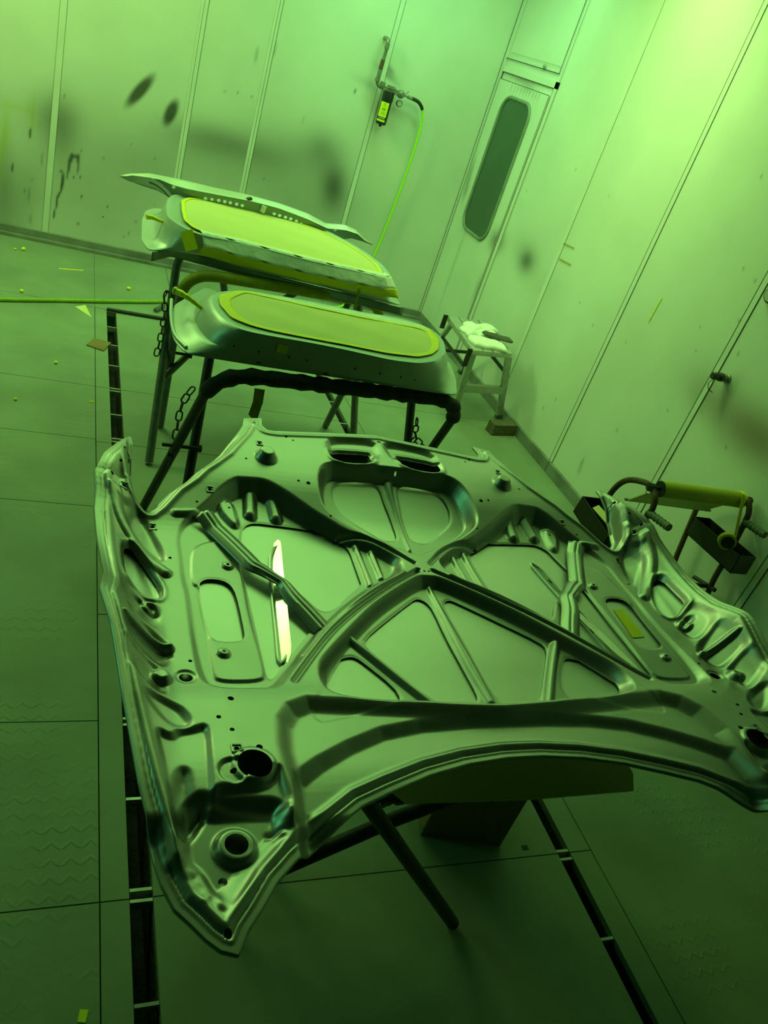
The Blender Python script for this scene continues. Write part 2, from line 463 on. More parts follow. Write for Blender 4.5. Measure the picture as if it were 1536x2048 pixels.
# ------------------------------------------------------------------ walls
ST = json.loads('''[[[0.375,1.096,0.125,0.034,58,0.93,1,0.07,0.09,0.07],[0.583,1.019,0.085,0.036,74,0.93,1,0.07,0.09,0.07],[-0.117,0.802,0.14,0.14,0,0.55,0,0.1,0.13,0.1],[-0.057,0.696,0.1,0.2,0,0.35,0,0.1,0.13,0.1],[1.789,0.833,0.1,0.17,15,0.8,0,0.07,0.09,0.07],[1.638,1.058,0.13,0.13,0,0.5,0,0.1,0.13,0.1],[1.48,1.017,0.2,0.1,0,0.12,0,0.1,0.13,0.1],[1.03,0.933,0.35,0.09,-2,0.42,0,0.1,0.13,0.1],[0.798,0.889,0.25,0.1,0,0.35,0,0.1,0.13,0.1],[1.364,0.885,0.5,0.25,0,0.42,0,0.1,0.13,0.1],[0.495,0.697,0.55,0.22,0,0.32,0,0.1,0.13,0.1],[0.211,0.36,0.5,0.3,0,0.32,0,0.1,0.13,0.1],[1.663,0.601,0.5,0.25,0,0.35,0,0.1,0.13,0.1],[-0.336,0.128,0.12,0.35,0,0.35,0,0.1,0.13,0.1],[-0.389,0.28,0.06,0.3,0,0.4,0,0.1,0.13,0.1],[-0.226,0.32,0.1,0.2,0,0.2,0,0.1,0.13,0.1],[1.958,1.639,0.02,0.09,70,0.55,0,0.07,0.09,0.07],[1.966,1.673,0.02,0.05,60,0.6,0,0.07,0.09,0.07],[1.965,1.735,0.09,0.07,0,0.18,0,0.1,0.3,0.2],[1.855,1.546,0.03,0.12,80,0.25,0,0.1,0.13,0.1],[0.008,0.585,0.012,0.03,0,0.75,1,0.07,0.09,0.07],[-0.003,0.537,0.01,0.05,0,0.75,1,0.07,0.09,0.07],[0.048,0.589,0.012,0.03,0,0.7,1,0.07,0.09,0.07],[0.056,0.536,0.006,0.05,0,0.7,1,0.07,0.09,0.07],[0.028,0.599,0.02,0.012,0,0.7,1,0.07,0.09,0.07],[-0.007,0.472,0.004,0.03,0,0.7,1,0.07,0.09,0.07],[-0.034,0.426,0.009,0.06,0,0.9,1,0.07,0.09,0.07],[-0.038,0.373,0.006,0.03,0,0.9,1,0.07,0.09,0.07],[-0.05,0.33,0.005,0.02,0,0.9,1,0.07,0.09,0.07],[-0.057,0.279,0.008,0.045,0,0.95,1,0.07,0.09,0.07],[-0.066,0.196,0.007,0.03,0,0.95,1,0.07,0.09,0.07],[-0.249,0.67,0.008,0.03,0,0.9,1,0.07,0.09,0.07],[-0.341,0.433,0.006,0.03,0,0.9,1,0.07,0.09,0.07],[-0.051,0.483,0.006,0.012,0,0.8,1,0.07,0.09,0.07],[0.264,0.325,0.006,0.006,0,0.9,1,0.07,0.09,0.07],[0.243,0.251,0.007,0.007,0,0.9,1,0.07,0.09,0.07],[0.093,0.352,0.004,0.012,0,0.8,1,0.07,0.09,0.07],[0.088,0.167,0.005,0.015,0,0.7,1,0.07,0.09,0.07],[0.034,0.466,0.004,0.01,0,0.7,1,0.07,0.09,0.07],[0.074,0.476,0.004,0.012,0,0.7,1,0.07,0.09,0.07],[-0.232,0.286,0.006,0.06,0,0.4,1,0.07,0.09,0.07],[-0.171,0.533,0.004,0.05,0,0.35,1,0.07,0.09,0.07],[-0.212,0.124,0.006,0.04,0,0.4,1,0.07,0.09,0.07],[1.763,1.479,0.006,0.02,0,0.8,1,0.07,0.09,0.07],[1.168,1.566,0.01,0.05,0,0.25,1,0.07,0.09,0.07],[1.057,1.504,0.012,0.05,0,0.3,1,0.07,0.09,0.07],[1.456,1.21,0.008,0.03,0,0.2,1,0.07,0.09,0.07],[-0.344,0.8,0.12,0.02,0,0.35,0,0.8,0.9,0.05],[-0.252,0.796,0.004,0.1,0,0.6,0,0.8,0.9,0.05],[-0.238,0.77,0.004,0.12,0,0.6,0,0.8,0.9,0.05],[-0.272,0.799,0.004,0.06,0,0.5,0,0.8,0.9,0.05],[-0.387,0.64,0.02,0.12,0,0.5,0,0.8,0.9,0.05],[-0.404,0.529,0.015,0.2,0,0.5,0,0.8,0.9,0.05],[-0.203,0.734,0.003,0.02,0,0.8,0,0.8,0.9,0.05],[1.08,1.256,0.004,0.012,0,0.45,1,0.07,0.09,0.07],[0.459,0.266,0.004,0.015,0,0.45,1,0.07,0.09,0.07],[0.963,0.256,0.004,0.007,0,0.45,1,0.07,0.09,0.07],[-0.221,0.386,0.004,0.004,0,0.45,1,0.07,0.09,0.07],[0.061,0.642,0.004,0.011,0,0.45,1,0.07,0.09,0.07],[-0.069,0.941,0.004,0.014,0,0.45,1,0.07,0.09,0.07],[0.423,0.176,0.004,0.014,0,0.45,1,0.07,0.09,0.07],[0.525,0.71,0.004,0.01,0,0.45,1,0.07,0.09,0.07],[1.275,0.763,0.004,0.01,0,0.45,1,0.07,0.09,0.07],[1.284,0.393,0.004,0.01,0,0.45,1,0.07,0.09,0.07],[0.706,0.494,0.004,0.007,0,0.45,1,0.07,0.09,0.07],[0.392,0.148,0.004,0.01,0,0.45,1,0.07,0.09,0.07],[0.9,1.238,0.004,0.009,0,0.45,1,0.07,0.09,0.07],[0.984,1.253,0.004,0.011,0,0.45,1,0.07,0.09,0.07],[1.13,1.256,0.004,0.011,0,0.45,1,0.07,0.09,0.07],[0.795,0.558,0.004,0.008,0,0.45,1,0.07,0.09,0.07],[1.491,0.665,0.004,0.004,0,0.45,1,0.07,0.09,0.07],[-0.256,0.304,0.004,0.015,0,0.45,1,0.07,0.09,0.07],[0.2,0.631,0.004,0.011,0,0.45,1,0.07,0.09,0.07],[0.364,0.762,0.004,0.007,0,0.45,1,0.07,0.09,0.07],[0.521,0.575,0.004,0.007,0,0.45,1,0.07,0.09,0.07],[0.568,0.406,0.004,0.004,0,0.45,1,0.07,0.09,0.07]],[[4.649,0.922,0.1,0.07,0,0.75,0,0.07,0.09,0.07],[4.742,0.966,0.16,0.1,0,0.2,0,0.1,0.13,0.1],[5.124,0.909,0.1,0.07,0,0.7,0,0.07,0.09,0.07],[4.43,0.871,0.2,0.12,0,0.15,0,0.1,0.13,0.1],[4.288,0.589,0.15,0.25,0,0.12,0,0.1,0.13,0.1],[2.423,0.9,0.3,0.1,10,0.28,0,0.3,0.14,0.1],[2.282,0.93,0.22,0.1,0,0.65,0,0.3,0.14,0.1],[2.608,0.952,0.25,0.09,0,0.25,0,0.3,0.22,0.12],[2.688,0.911,0.12,0.08,0,0.25,0,0.3,0.14,0.1],[5.881,1.202,0.03,0.12,0,0.5,0,0.07,0.09,0.07],[5.857,1.078,0.03,0.08,0,0.45,0,0.07,0.09,0.07],[5.957,1.527,0.02,0.25,0,0.3,0,0.1,0.13,0.1],[5.631,0.526,0.02,0.3,0,0.25,0,0.1,0.13,0.1],[5.15,0.559,0.025,0.1,0,0.35,0,0.1,0.13,0.1],[5.611,1.881,0.18,0.018,0,0.45,0,0.07,0.09,0.07],[5.466,1.854,0.1,0.03,0,0.35,0,0.1,0.13,0.1],[3.264,0.217,0.01,0.03,0,0.5,0,0.1,0.13,0.1],[3.255,0.173,0.015,0.03,0,0.3,0,0.1,0.13,0.1],[4.289,0.159,0.03,0.05,0,0.2,0,0.1,0.13,0.1],[2.572,0.996,0.03,0.08,0,0.3,0,0.1,0.13,0.1],[5.689,1.829,0.004,0.03,0,0.5,0,0.07,0.09,0.07],[5.636,1.826,0.004,0.03,0,0.5,0,0.07,0.09,0.07],[5.588,1.828,0.004,0.03,0,0.5,0,0.07,0.09,0.07],[5.536,1.825,0.004,0.03,0,0.5,0,0.07,0.09,0.07],[5.488,1.825,0.004,0.03,0,0.5,0,0.07,0.09,0.07],[5.445,1.831,0.004,0.03,0,0.5,0,0.07,0.09,0.07],[5.399,1.832,0.004,0.03,0,0.5,0,0.07,0.09,0.07],[5.344,1.823,0.004,0.03,0,0.5,0,0.07,0.09,0.07],[5.304,1.829,0.004,0.03,0,0.5,0,0.07,0.09,0.07],[5.259,1.83,0.004,0.03,0,0.5,0,0.07,0.09,0.07],[2.697,1.435,0.004,0.011,0,0.5,1,0.07,0.09,0.07],[3.378,0.903,0.004,0.005,0,0.5,1,0.07,0.09,0.07],[2.865,0.762,0.004,0.008,0,0.5,1,0.07,0.09,0.07],[2.884,1.068,0.004,0.005,0,0.5,1,0.07,0.09,0.07],[2.933,1.169,0.004,0.006,0,0.5,1,0.07,0.09,0.07],[4.162,0.078,0.004,0.008,0,0.5,1,0.07,0.09,0.07],[2.726,0.819,0.004,0.01,0,0.5,1,0.07,0.09,0.07],[2.866,1.478,0.004,0.01,0,0.5,1,0.07,0.09,0.07],[3.122,0.503,0.004,0.011,0,0.5,1,0.07,0.09,0.07],[4.983,1.289,0.004,0.006,0,0.5,1,0.07,0.09,0.07],[2.767,1.455,0.004,0.009,0,0.5,1,0.07,0.09,0.07],[3.91,0.921,0.004,0.007,0,0.5,1,0.07,0.09,0.07],[3.702,0.861,0.004,0.009,0,0.5,1,0.07,0.09,0.07],[2.64,1.162,0.004,0.011,0,0.5,1,0.07,0.09,0.07],[2.436,0.804,0.004,0.009,0,0.5,1,0.07,0.09,0.07],[3.814,0.273,0.004,0.012,0,0.5,1,0.07,0.09,0.07],[2.737,1.282,0.004,0.01,0,0.5,1,0.07,0.09,0.07],[3.733,0.375,0.004,0.009,0,0.5,1,0.07,0.09,0.07],[4.503,1.537,0.004,0.011,0,0.5,1,0.07,0.09,0.07],[3.033,1.837,0.004,0.01,0,0.5,1,0.07,0.09,0.07],[4.069,1.493,0.004,0.006,0,0.5,1,0.07,0.09,0.07],[2.659,0.864,0.004,0.004,0,0.5,1,0.07,0.09,0.07]]]''')
def wall_grid(name, o, ud, L, Hh, stain_shades, u0, step=0.010):  # tints: stains, the filter's painted wall shadow, broad darker lower back wall
    nu = int(L / step); nv = int(Hh / step)
    U, Z = np.meshgrid(np.linspace(0, L, nu + 1), np.linspace(0, Hh, nv + 1))
    wu = u0 + U
    c = np.ones(U.shape + (3,))
    for (cx, cz, rx, rz, ang, s, hard, r, g, b) in stain_shades:
        a = math.radians(ang)
        dx = wu - cx; dz = Z - cz
        p = dx * math.cos(a) + dz * math.sin(a); q = -dx * math.sin(a) + dz * math.cos(a)
        d2 = (p / max(rx, step * .6)) ** 2 + (q / max(rz, step * .6)) ** 2
        if hard:
            d = np.sqrt(d2)
            f = np.clip((1.45 - d) / 0.9, 0, 1)
            f = f * f * (3 - 2 * f)
        else:
            f = np.exp(-d2 * 0.9)
        f = (f * s)[..., None]
        c = c * (1 - f) + c * np.array([r, g, b]) * f
    V = np.stack([o[0] + ud[0] * U, o[1] + ud[1] * U, Z], -1).reshape(-1, 3)
    idx = np.arange((nu + 1) * (nv + 1)).reshape(nv + 1, nu + 1)
    Q = np.stack([idx[:-1, :-1], idx[:-1, 1:], idx[1:, 1:], idx[1:, :-1]], -1).reshape(-1, 4)
    me = bpy.data.meshes.new(name)
    me.vertices.add(len(V)); me.vertices.foreach_set('co', V.ravel())
    me.loops.add(Q.size); me.loops.foreach_set('vertex_index', Q.ravel().astype(np.int32))
    me.polygons.add(len(Q)); me.polygons.foreach_set('loop_start', np.arange(0, Q.size, 4, dtype=np.int32))
    me.update(calc_edges=True)
    at = me.color_attributes.new('stain_shade', 'FLOAT_COLOR', 'POINT')
    at.data.foreach_set('color', np.concatenate([c.reshape(-1, 3), np.ones((len(V), 1))], 1).ravel())
    return struct(link(name, me, WALLM))
HC = 3.0
wall_grid('wall_back', (-1.1, 5.948), (1, 0), 3.889, 2.6, ST[0], -1.1)
SL = 0.00567
wall_grid('wall_right', (2.789 - SL * 5.248, 0.7), (SL, 1), 5.248, 2.6, ST[1], 0.7)
def wx(y):
    return 2.789 + SL * (y - 5.948)
lw = MB(); lw.box((-3.25, 1.5, 0), (-3.2, 5.95, HC)); struct(lw.build('wall_left', WALLT))
ce = MB(); ce.box((-3.25, 2.9, HC), (2.85, 6.0, HC + 0.05)); struct(ce.build('ceiling', WALLT))
ce = MB(); ce.box((-3.25, -1.6, HC), (2.85, 2.899, HC + 0.05)); struct(ce.build('ceiling', mat('darkened_ceiling', (0.03, 0.04, 0.03), 0.9)))  # near half coloured as unlit ceiling, darkens reflections in the hood's rear
rw = MB(); rw.box((-3.2, 5.948, 0), (-1.1, 6.0, HC)); rw.box((-1.1, 5.948, 2.6), (2.85, 6.0, HC)); struct(rw.build('wall_back', WALLT))
rw = MB(); rw.box((2.789, 0.7, 2.6), (2.85, 5.948, HC)); rw.box((2.76, -1.6, 0), (2.85, 0.7, HC)); struct(rw.build('wall_right', WALLT))
# curbs
cb = MB()
cb.box((-3.2, 5.925, 0), (2.789, 5.947, 0.066)); cb.box((-3.2, 5.895, 0), (2.789, 5.925, 0.022))
struct(cb.build('baseboard_back', CURBM, bevel=0.002))
cb = MB()
for a, b in ((-1.5, 3.51), (3.514, 5.94)):
    cb.add([(wx(a) - .022, a, 0), (wx(a), a, 0), (wx(b), b, 0), (wx(b) - .022, b, 0), (wx(a) - .022, a, .068), (wx(a), a, .068), (wx(b), b, .068), (wx(b) - .022, b, .068)],
           [(0, 3, 2, 1), (4, 5, 6, 7), (0, 1, 5, 4), (1, 2, 6, 5), (2, 3, 7, 6), (3, 0, 4, 7)])
struct(cb.build('baseboard_right', CURBM, bevel=0.002))
# panel seams : raised joint strips with a dark gap
tn = [4]
def seam_back(x, w, z0=0.066, z1=HC, gap=0.0022, gx=(0,)):
    tn[0] += 1
    mb = MB()
    mb.box((x, 5.9455, z0), (x + w, 5.947, z1), 0)
    for g in gx:
        mb.box((x + g - gap / 2, 5.9448, z0), (x + g + gap / 2, 5.9456, z1), 1)
    struct(mb.build('trim_%d' % tn[0], [WALLT, DARKL]))
def seam_right(y, w, z0=0.068, z1=HC, gap=0.0022, gy=(0,)):
    tn[0] += 1
    mb = MB()
    X = wx(y)
    mb.box((X - 0.0025, y, z0), (X - 0.0005, y + w, z1), 0)
    for g in gy:
        mb.box((X - 0.0034, y + g - gap / 2, z0), (X - 0.0024, y + g + gap / 2, z1), 1)
    struct(mb.build('trim_%d' % tn[0], [WALLT, DARKL]))
seam_back(-0.135, 0.040, gx=(0, 0.040), gap=0.0012)
seam_back(0.666, 0.044, gx=(0.018, 0.044), gap=0.0016)
seam_back(1.122, 0.040, gx=(0.020, 0.040), gap=0.0018)
seam_back(1.915, 0.034, gx=(0.0, 0.034), gap=0.0018)
seam_back(-0.95, 0.040, gx=(0, 0.04)); seam_back(-1.75, 0.040, gx=(0, 0.04))
seam_right(4.30, 0.040, gy=(0.0,), gap=0.0014)
seam_right(3.505, 0.034, gy=(0.0, 0.034), gap=0.0026)
seam_right(2.69, 0.034, gy=(0.0, 0.034), gap=0.0032)
seam_right(1.92, 0.034, gy=(0.0, 0.034), gap=0.0032)
seam_right(1.1, 0.034, gy=(0.0, 0.034))
# corner strip
tn[0] += 1
mb = MB()
mb.box((2.762, 5.9445, 0.02), (2.765, 5.9475, HC), 1)
mb.box((2.765, 5.93, 0.02), (2.787, 5.9475, HC), 0)
mb.box((2.7835, 5.924, 0.02), (2.7865, 5.93, 1.9), 1)
struct(mb.build('trim_%d' % tn[0], [WALLT, DARKL]))
# service door in the right wall
D = thing('door_1', 'x', 'door')
for k in ('label', 'category'):
    del D[k]
D['kind'] = 'structure'
X = 2.783
mb = MB()
yA, yB, zT = 5.915, 5.112, 1.898
mb.box((X - 0.006, yB - 0.045, 0.07), (X, yB, zT + 0.04), 0)
mb.box((X - 0.006, yB - 0.045, zT), (X, yA + 0.01, zT + 0.04), 0)
mb.box((X - 0.0068, yB - 0.046, 0.07), (X - 0.0055, yB - 0.044, HC), 1)
mb.box((X - 0.0068, yB - 0.0015, 0.07), (X - 0.0055, yB + 0.0015, zT), 1)
mb.box((X - 0.0068, yB, zT - 0.002), (X - 0.0055, yA, zT + 0.002), 1)
mb.box((X - 0.0068, yB - 0.0, zT + 0.083), (X - 0.0045, yA + 0.02, zT + 0.088), 1)
mb.box((X - 0.0066, yB + .01, zT + 0.125), (X - 0.0050, yA - 0.02, zT + 0.1262), 1)
mb.box((X - 0.0068, yB - 0.0, zT + 0.085), (X - 0.0045, yB + 0.004, HC), 1)
mb.build('door_frame', [WALLT, DARKL], D)
mb = MB()
mb.box((X - 0.010, yB + 0.018, 0.08), (X - 0.001, yA, zT - 0.045), 0)
mb.box((X - 0.0108, yB + 0.017, 0.08), (X - 0.0098, yB + 0.0188, zT - 0.045), 1)
mb.box((X - 0.0108, yB + 0.017, zT - 0.0475), (X - 0.0098, yA, zT - 0.0445), 1)
mb.box((X - 0.0108, yA - 0.003, 0.08), (X - 0.0098, yA, zT - 0.045), 1)
mb.build('door_leaf', [DOORP, DARKL], D)
lf_ = wall_grid('leaf_face', (X - 0.0104, yB + 0.020), (0, 1), 0.780, zT - 0.05, ST[1], yB + 0.020)
del lf_['kind']
lf_.parent = D
def rrect(y0, y1, z0, z1, r, n=8):
    P = []
    for cy, cz, a0 in ((y1 - r, z1 - r, 0), (y0 + r, z1 - r, 90), (y0 + r, z0 + r, 180), (y1 - r, z0 + r, 270)):
        for k in range(n + 1):
            a = math.radians(a0 + 90 * k / n)
            P.append((cy + r * math.cos(a), cz + r * math.sin(a)))
    return P
WP = rrect(5.275, 5.735, 0.845, 1.765, 0.11)
n = len(WP)
wd = MB()
wd.tube([(X - 0.012, a, b) for a, b in WP], 0.013, 10, closed=True)
wd.build('window_gasket', RUBBER, D, smooth=True)
raw('window_pane', [(X - 0.0125, a, b) for a, b in WP], [tuple(range(n))], GLASSM, D)
mb = MB(); mb.lathe([(0.006, 0), (0.016, 0.006), (0.010, 0.012)], (X - 0.004, 5.33, zT + 0.10), (-1, 0, 0), 10)
mb.build('door_latch', RUBBER, D)
# thin tape marks left on the right wall
for i, (y, z, dy, dz, w_) in enumerate(((4.311, 1.144, -0.13, 0.01, 0.006), (4.285, 1.055, -0.14, 0.01, 0.007))):
    mb = MB(); mb.bar((2.7745, y, z), (2.7745, y + dy, z + dz), w_, 0.001, up=(1, 0, 0))
    tag(mb.build('tape_residue', OLTAPE), ['upper', 'lower'][i] + ' of the two short yellow tape marks on the right wall', 'tape mark')
mb = MB(); mb.bar((2.7700, 3.270, 1.189), (2.7700, 3.281, 1.056), 0.006, 0.001, up=(1, 0, 0))
tag(mb.build('tape_strip', TAPE), 'narrow upright yellow tape strip stuck on right wall', 'tape')

# ------------------------------------------------------------------ air fitting on the right wall
def coupler(y, z, nm, label, ring=False):
    t = thing(nm, label, 'valve', (wx(y), y, z))
    mb = MB(); ax = (-1, 0, 0)
    mb.lathe([(0.021, 0), (0.022, 0.008), (0.015, 0.011), (0.015, 0.03)], (0, 0, 0), ax, 18)
    mb.build('wall_flange', BRASS, t, smooth=True)
    mb = MB()
    mb.lathe([(0.018, 0.03), (0.020, 0.034), (0.020, 0.05), (0.014, 0.052), (0.014, 0.064), (0.017, 0.066), (0.017, 0.088), (0.013, 0.092)], (0, 0, 0), ax, 18)
    mb.build('quick_coupler', BLACKP, t, smooth=True)
    mb = MB()
    mb.tube(curve([(-0.07, 0, -0.015), (-0.085, 0.004, -0.035), (-0.075, 0.0, -0.062), (-0.045, -0.005, -0.075)], 6), 0.0018, 6)
    mb.build('cap_cord', BLACKP, t)
    return t
coupler(2.625, 1.050, 'air_coupler', 'small dark air coupler with hanging cord on the right wall')
t = thing('wall_gauge', 'round dark wall fitting cut by right edge of photo', 'gauge', (wx(2.645), 2.625, 1.437))
mb = MB(); mb.lathe([(0.035, 0), (0.036, 0.02), (0.032, 0.026)], (0, 0, 0), (-1, 0, 0), 24); mb.build('gauge_body', BLACKP, t, smooth=True)
mb = MB(); mb.lathe([(0.028, 0.0255), (0.027, 0.028)], (0, 0, 0), (-1, 0, 0), 24); mb.build('gauge_face', ALU, t, smooth=True)

# ------------------------------------------------------------------ compressed air filter on the back wall
t = thing('air_filter_unit', 'air filter regulator with yellow labelled black bowl on the back wall', 'air filter', (1.98, 5.946, 1.52))
yo = -0.075
mb = MB()
mb.tube(rounded([(-0.105, 0.0, 0.325), (-0.105, yo, 0.325), (-0.100, yo, 0.27)], 0.03), 0.0135, 10)
mb.tube([(-0.100, yo, 0.30), (-0.100, yo, 0.262)], 0.0165, 10)
mb.tube([(-0.100, yo, 0.27), (-0.105, yo, 0.13)], 0.0105, 10)
mb.tube(rounded([(-0.105, yo, 0.13), (-0.107, yo, 0.045), (-0.03, yo, 0.035)], 0.04), 0.0135, 10)
mb.tube([(-0.107, yo, 0.085), (-0.107, yo, 0.062)], 0.018, 10)
mb.build('supply_pipe', BRASS, t, smooth=True)
mb = MB(); mb.tube([(-0.102, yo, 0.20), (-0.105, yo, 0.14)], 0.0145, 8); mb.build('ball_valve', RUST, t, smooth=True)
mb = MB(); mb.box((-0.075, yo - 0.02, 0.045), (-0.045, yo + 0.02, 0.075)); mb.box((-0.055, yo - 0.012, 0.02), (0.055, yo + 0.012, 0.055))
mb.box((-0.02, yo - 0.02, 0.045), (0.03, yo + 0.02, 0.068)); mb.tube([(0.02, yo, 0.045), (0.03, yo - .02, 0.06)], 0.008, 8)
mb.box((-0.02, yo, 0.03), (0.02, 0.0, 0.05))
mb.build('filter_head', BRASS, t, bevel=0.003)
mb = MB(); mb.lathe([(0.040, 0.03), (0.041, -0.03), (0.038, -0.035), (0.038, -0.175), (0.034, -0.185), (0.010, -0.186), (0.009, -0.20)], (0, yo, 0), (0, 0, 1), 24)
bowl = mb.build('filter_bowl', BLACKP, t, smooth=True)
mb = MB()
V = []; Fc = []
K = 14
for zz in (-0.040, -0.165):
    for k in range(K + 1):
        a = math.radians(-78 + 96 * k / K)
        V.append((0.0388 * math.sin(a), yo - 0.0388 * math.cos(a), zz))
for k in range(K):
    Fc.append((k, k + 1, K + 2 + k, K + 1 + k))
raw('filter_label', V, Fc, LABEL, t, True)
def text_obj(body, size, M, m, parent, name='lettering', ext=0.0003):
    cu = bpy.data.curves.new(name, 'FONT')
    cu.body = body; cu.size = size; cu.extrude = ext; cu.align_x = 'CENTER'; cu.align_y = 'CENTER'
    o = bpy.data.objects.new(name, cu)
    COL.objects.link(o)
    dg = bpy.context.evaluated_depsgraph_get()
    me = bpy.data.meshes.new_from_object(o.evaluated_get(dg))
    bpy.data.objects.remove(o)
    o = bpy.data.objects.new(name, me)
    COL.objects.link(o)
    me.materials.clear(); me.materials.append(m)
    o.parent = parent
    o.matrix_local = M
    return o
def lab(body, size, z, dx=0.0):
    M = Matrix.Translation((-0.018 + dx, yo - 0.0402, z)) @ Matrix.Rotation(math.radians(-26), 4, 'Z') @ Matrix.Rotation(math.radians(90), 4, 'X')
    text_obj(body, size, M, BLACKP, t)
lab('=', 0.026, -0.052)
lab('=======', 0.0085, -0.064)
lab('000', 0.019, -0.085)
lab('=====', 0.012, -0.106)
lab('=====', 0.012, -0.116)
MW = mat('label_white', (0.8, 0.85, 0.7), 0.5)
raw('label_band', [(v[0] * 1.006, yo + (v[1] - yo) * 1.006, v[2]) for v in [(a[0], a[1], b) for b in (-0.135, -0.152) for a in V[:K + 1]]], Fc, BLACKP, t, True)
M = Matrix.Translation((-0.018, yo - 0.0405, -0.143)) @ Matrix.Rotation(math.radians(-26), 4, 'Z') @ Matrix.Rotation(math.radians(90), 4, 'X')
text_obj('CAMAIR', 0.0125, M, MW, t)
mb = MB(); mb.lathe([(0.010, -0.03), (0.026, -0.02), (0.028, 0.0), (0.024, 0.012), (0.012, 0.016), (0.012, 0.03)], (0.088, yo, 0.035), (0, -1, 0), 18)
mb.box((0.055, yo - 0.01, 0.027), (0.075, yo + 0.01, 0.045))
mb.tube([(0.118, yo - 0.01, 0.045), (0.130, yo - 0.02, 0.068)], 0.003, 6)
mb.build('regulator', BRASS, t, smooth=True)
mb = MB(); mb.lathe([(0.021, 0), (0.0225, 0.004), (0.0225, 0.018), (0.019, 0.021)], (0.087, yo - 0.005, -0.022), (0, -1, 0), 20); mb.build('pressure_gauge', BLACKP, t, smooth=True)
mb = MB(); mb.lathe([(0.018, 0.0185), (0.0175, 0.022)], (0.087, yo - 0.005, -0.022), (0, -1, 0), 20); mb.build('gauge_face', ALU, t, smooth=True)
mb = MB(); mb.tube([(0.11, yo, 0.035), (0.14, yo, 0.033)], 0.007, 8); mb.tube([(0.14, yo, 0.033), (0.175, yo, 0.03)], 0.011, 10); mb.build('hose_fitting', BRASS, t, smooth=True)
# lime hose going down the wall, and the floor hose
hp = [(2.155, 5.875, 1.552), (2.215, 5.875, 1.540), (2.262, 5.88, 1.49), (2.285, 5.885, 1.38), (2.285, 5.89, 1.1), (2.262, 5.9, 0.75), (2.23, 5.9, 0.45), (2.16, 5.88, 0.16), (2.05, 5.80, 0.02), (1.90, 5.76, 0.012), (1.70, 5.74, 0.012), (1.3, 5.62, 0.012), (0.95, 5.42, 0.012), (0.648, 5.171, 0.012), (0.35, 5.01, 0.012), (0.0, 4.84, 0.012), (-0.289, 4.698, 0.012), (-0.9, 4.42, 0.012), (-1.8, 4.1, 0.012)]
C2 = curve(hp, 10)
ho = thing('air_hose', 'lime green air hose hanging from wall filter and crossing floor', 'hose', (2.155, 5.875, 1.552))
def rel(P, o):
    return [Vector(p) - Vector(o) for p in P]
mb = MB(); mb.tube(rel(C2[:86], (2.155, 5.875, 1.552)), 0.0085, 10); mb.build('hanging_hose', HOSE, ho, smooth=True)
mb = MB(); mb.tube(rel(C2[85:], (2.155, 5.875, 1.552)), 0.0115, 10); mb.build('floor_hose', OHOSE, ho, smooth=True)
mb = MB(); mb.tube(rel(C2[:19], (2.155, 5.875, 1.552)), 0.0125, 10); mb.build('bend_restrictor', BLACKP, ho, smooth=True)

# ------------------------------------------------------------------ litter on the floor
def flat(name, P, h, m, label, cat, z0=0.0):
    P = [Vector((p[0], p[1], 0)) for p in P]
    c = sum(P, Vector()) / len(P)
    n = len(P)
    V = [(p.x - c.x, p.y - c.y, z0) for p in P] + [(p.x - c.x, p.y - c.y, z0 + h) for p in P]
    Fc = [tuple(range(n, 2 * n))] + [(k, (k + 1) % n, n + (k + 1) % n, n + k) for k in range(n)]
    o = raw(name, V, Fc, m)
    o.location = (c.x, c.y, 0.0005)
    return tag(o, label, cat)
flat('paper_scrap', [(0.102, 4.822), (0.160, 4.877), (0.194, 4.695)], 0.001, PAPER, 'triangular scrap of yellow paper on the floor near hose', 'paper scrap')
c_ = flat('hardboard_offcut', [(0.168, 4.28), (0.208, 4.387), (0.297, 4.363), (0.256, 4.238)], 0.006, CARD, 'brown square hardboard piece at the floor slot', 'board')
flat('tape_strip', [(-0.004, 5.43), (0.144, 5.485), (0.144, 5.498), (-0.004, 5.444)], 0.001, TAPE, 'thin straight strip of yellow tape lying on far floor', 'tape')
flat('tape_scrap', [(0.172, 0.862), (0.189, 0.858), (0.183, 0.834), (0.167, 0.838)], 0.001, LABEL, 'small bright yellow tape square on floor at lower left', 'tape scrap')
flat('tape_scrap', [(0.18, 3.61), (0.205, 3.618), (0.208, 3.64), (0.19, 3.645)], 0.001, OLTAPE, 'faded yellow tape scrap beside the slot left of the stands', 'tape scrap')
def wad(x, y, r, label):
    bm = bmesh.new(); bmesh.ops.create_icosphere(bm, subdivisions=2, radius=r)
    for v in bm.verts:
        v.co *= random.uniform(0.72, 1.15); v.co.z *= 0.8
    me = bpy.data.meshes.new('tape_wad'); bm.to_mesh(me); bm.free()
    o = link('tape_wad', me, TAPE); o.location = (x, y, r * 0.75)
    tag(o, label, 'tape wad')
wad(-0.228, 5.658, 0.016, 'largest crumpled yellow tape wad near the back wall')
wad(-0.275, 5.64, 0.008, 'tiny yellow tape crumb left of the largest wad')
wad(0.425, 5.289, 0.014, 'crumpled yellow tape wad between hose and back wall')
wad(-0.191, 4.90, 0.012, 'yellow tape wad just behind hose at left edge')
wad(0.024, 3.995, 0.009, 'small yellow tape wad on tread plate left of slot')
wad(-0.132, 3.541, 0.008, 'faint yellow crumb on tread plate at left edge')

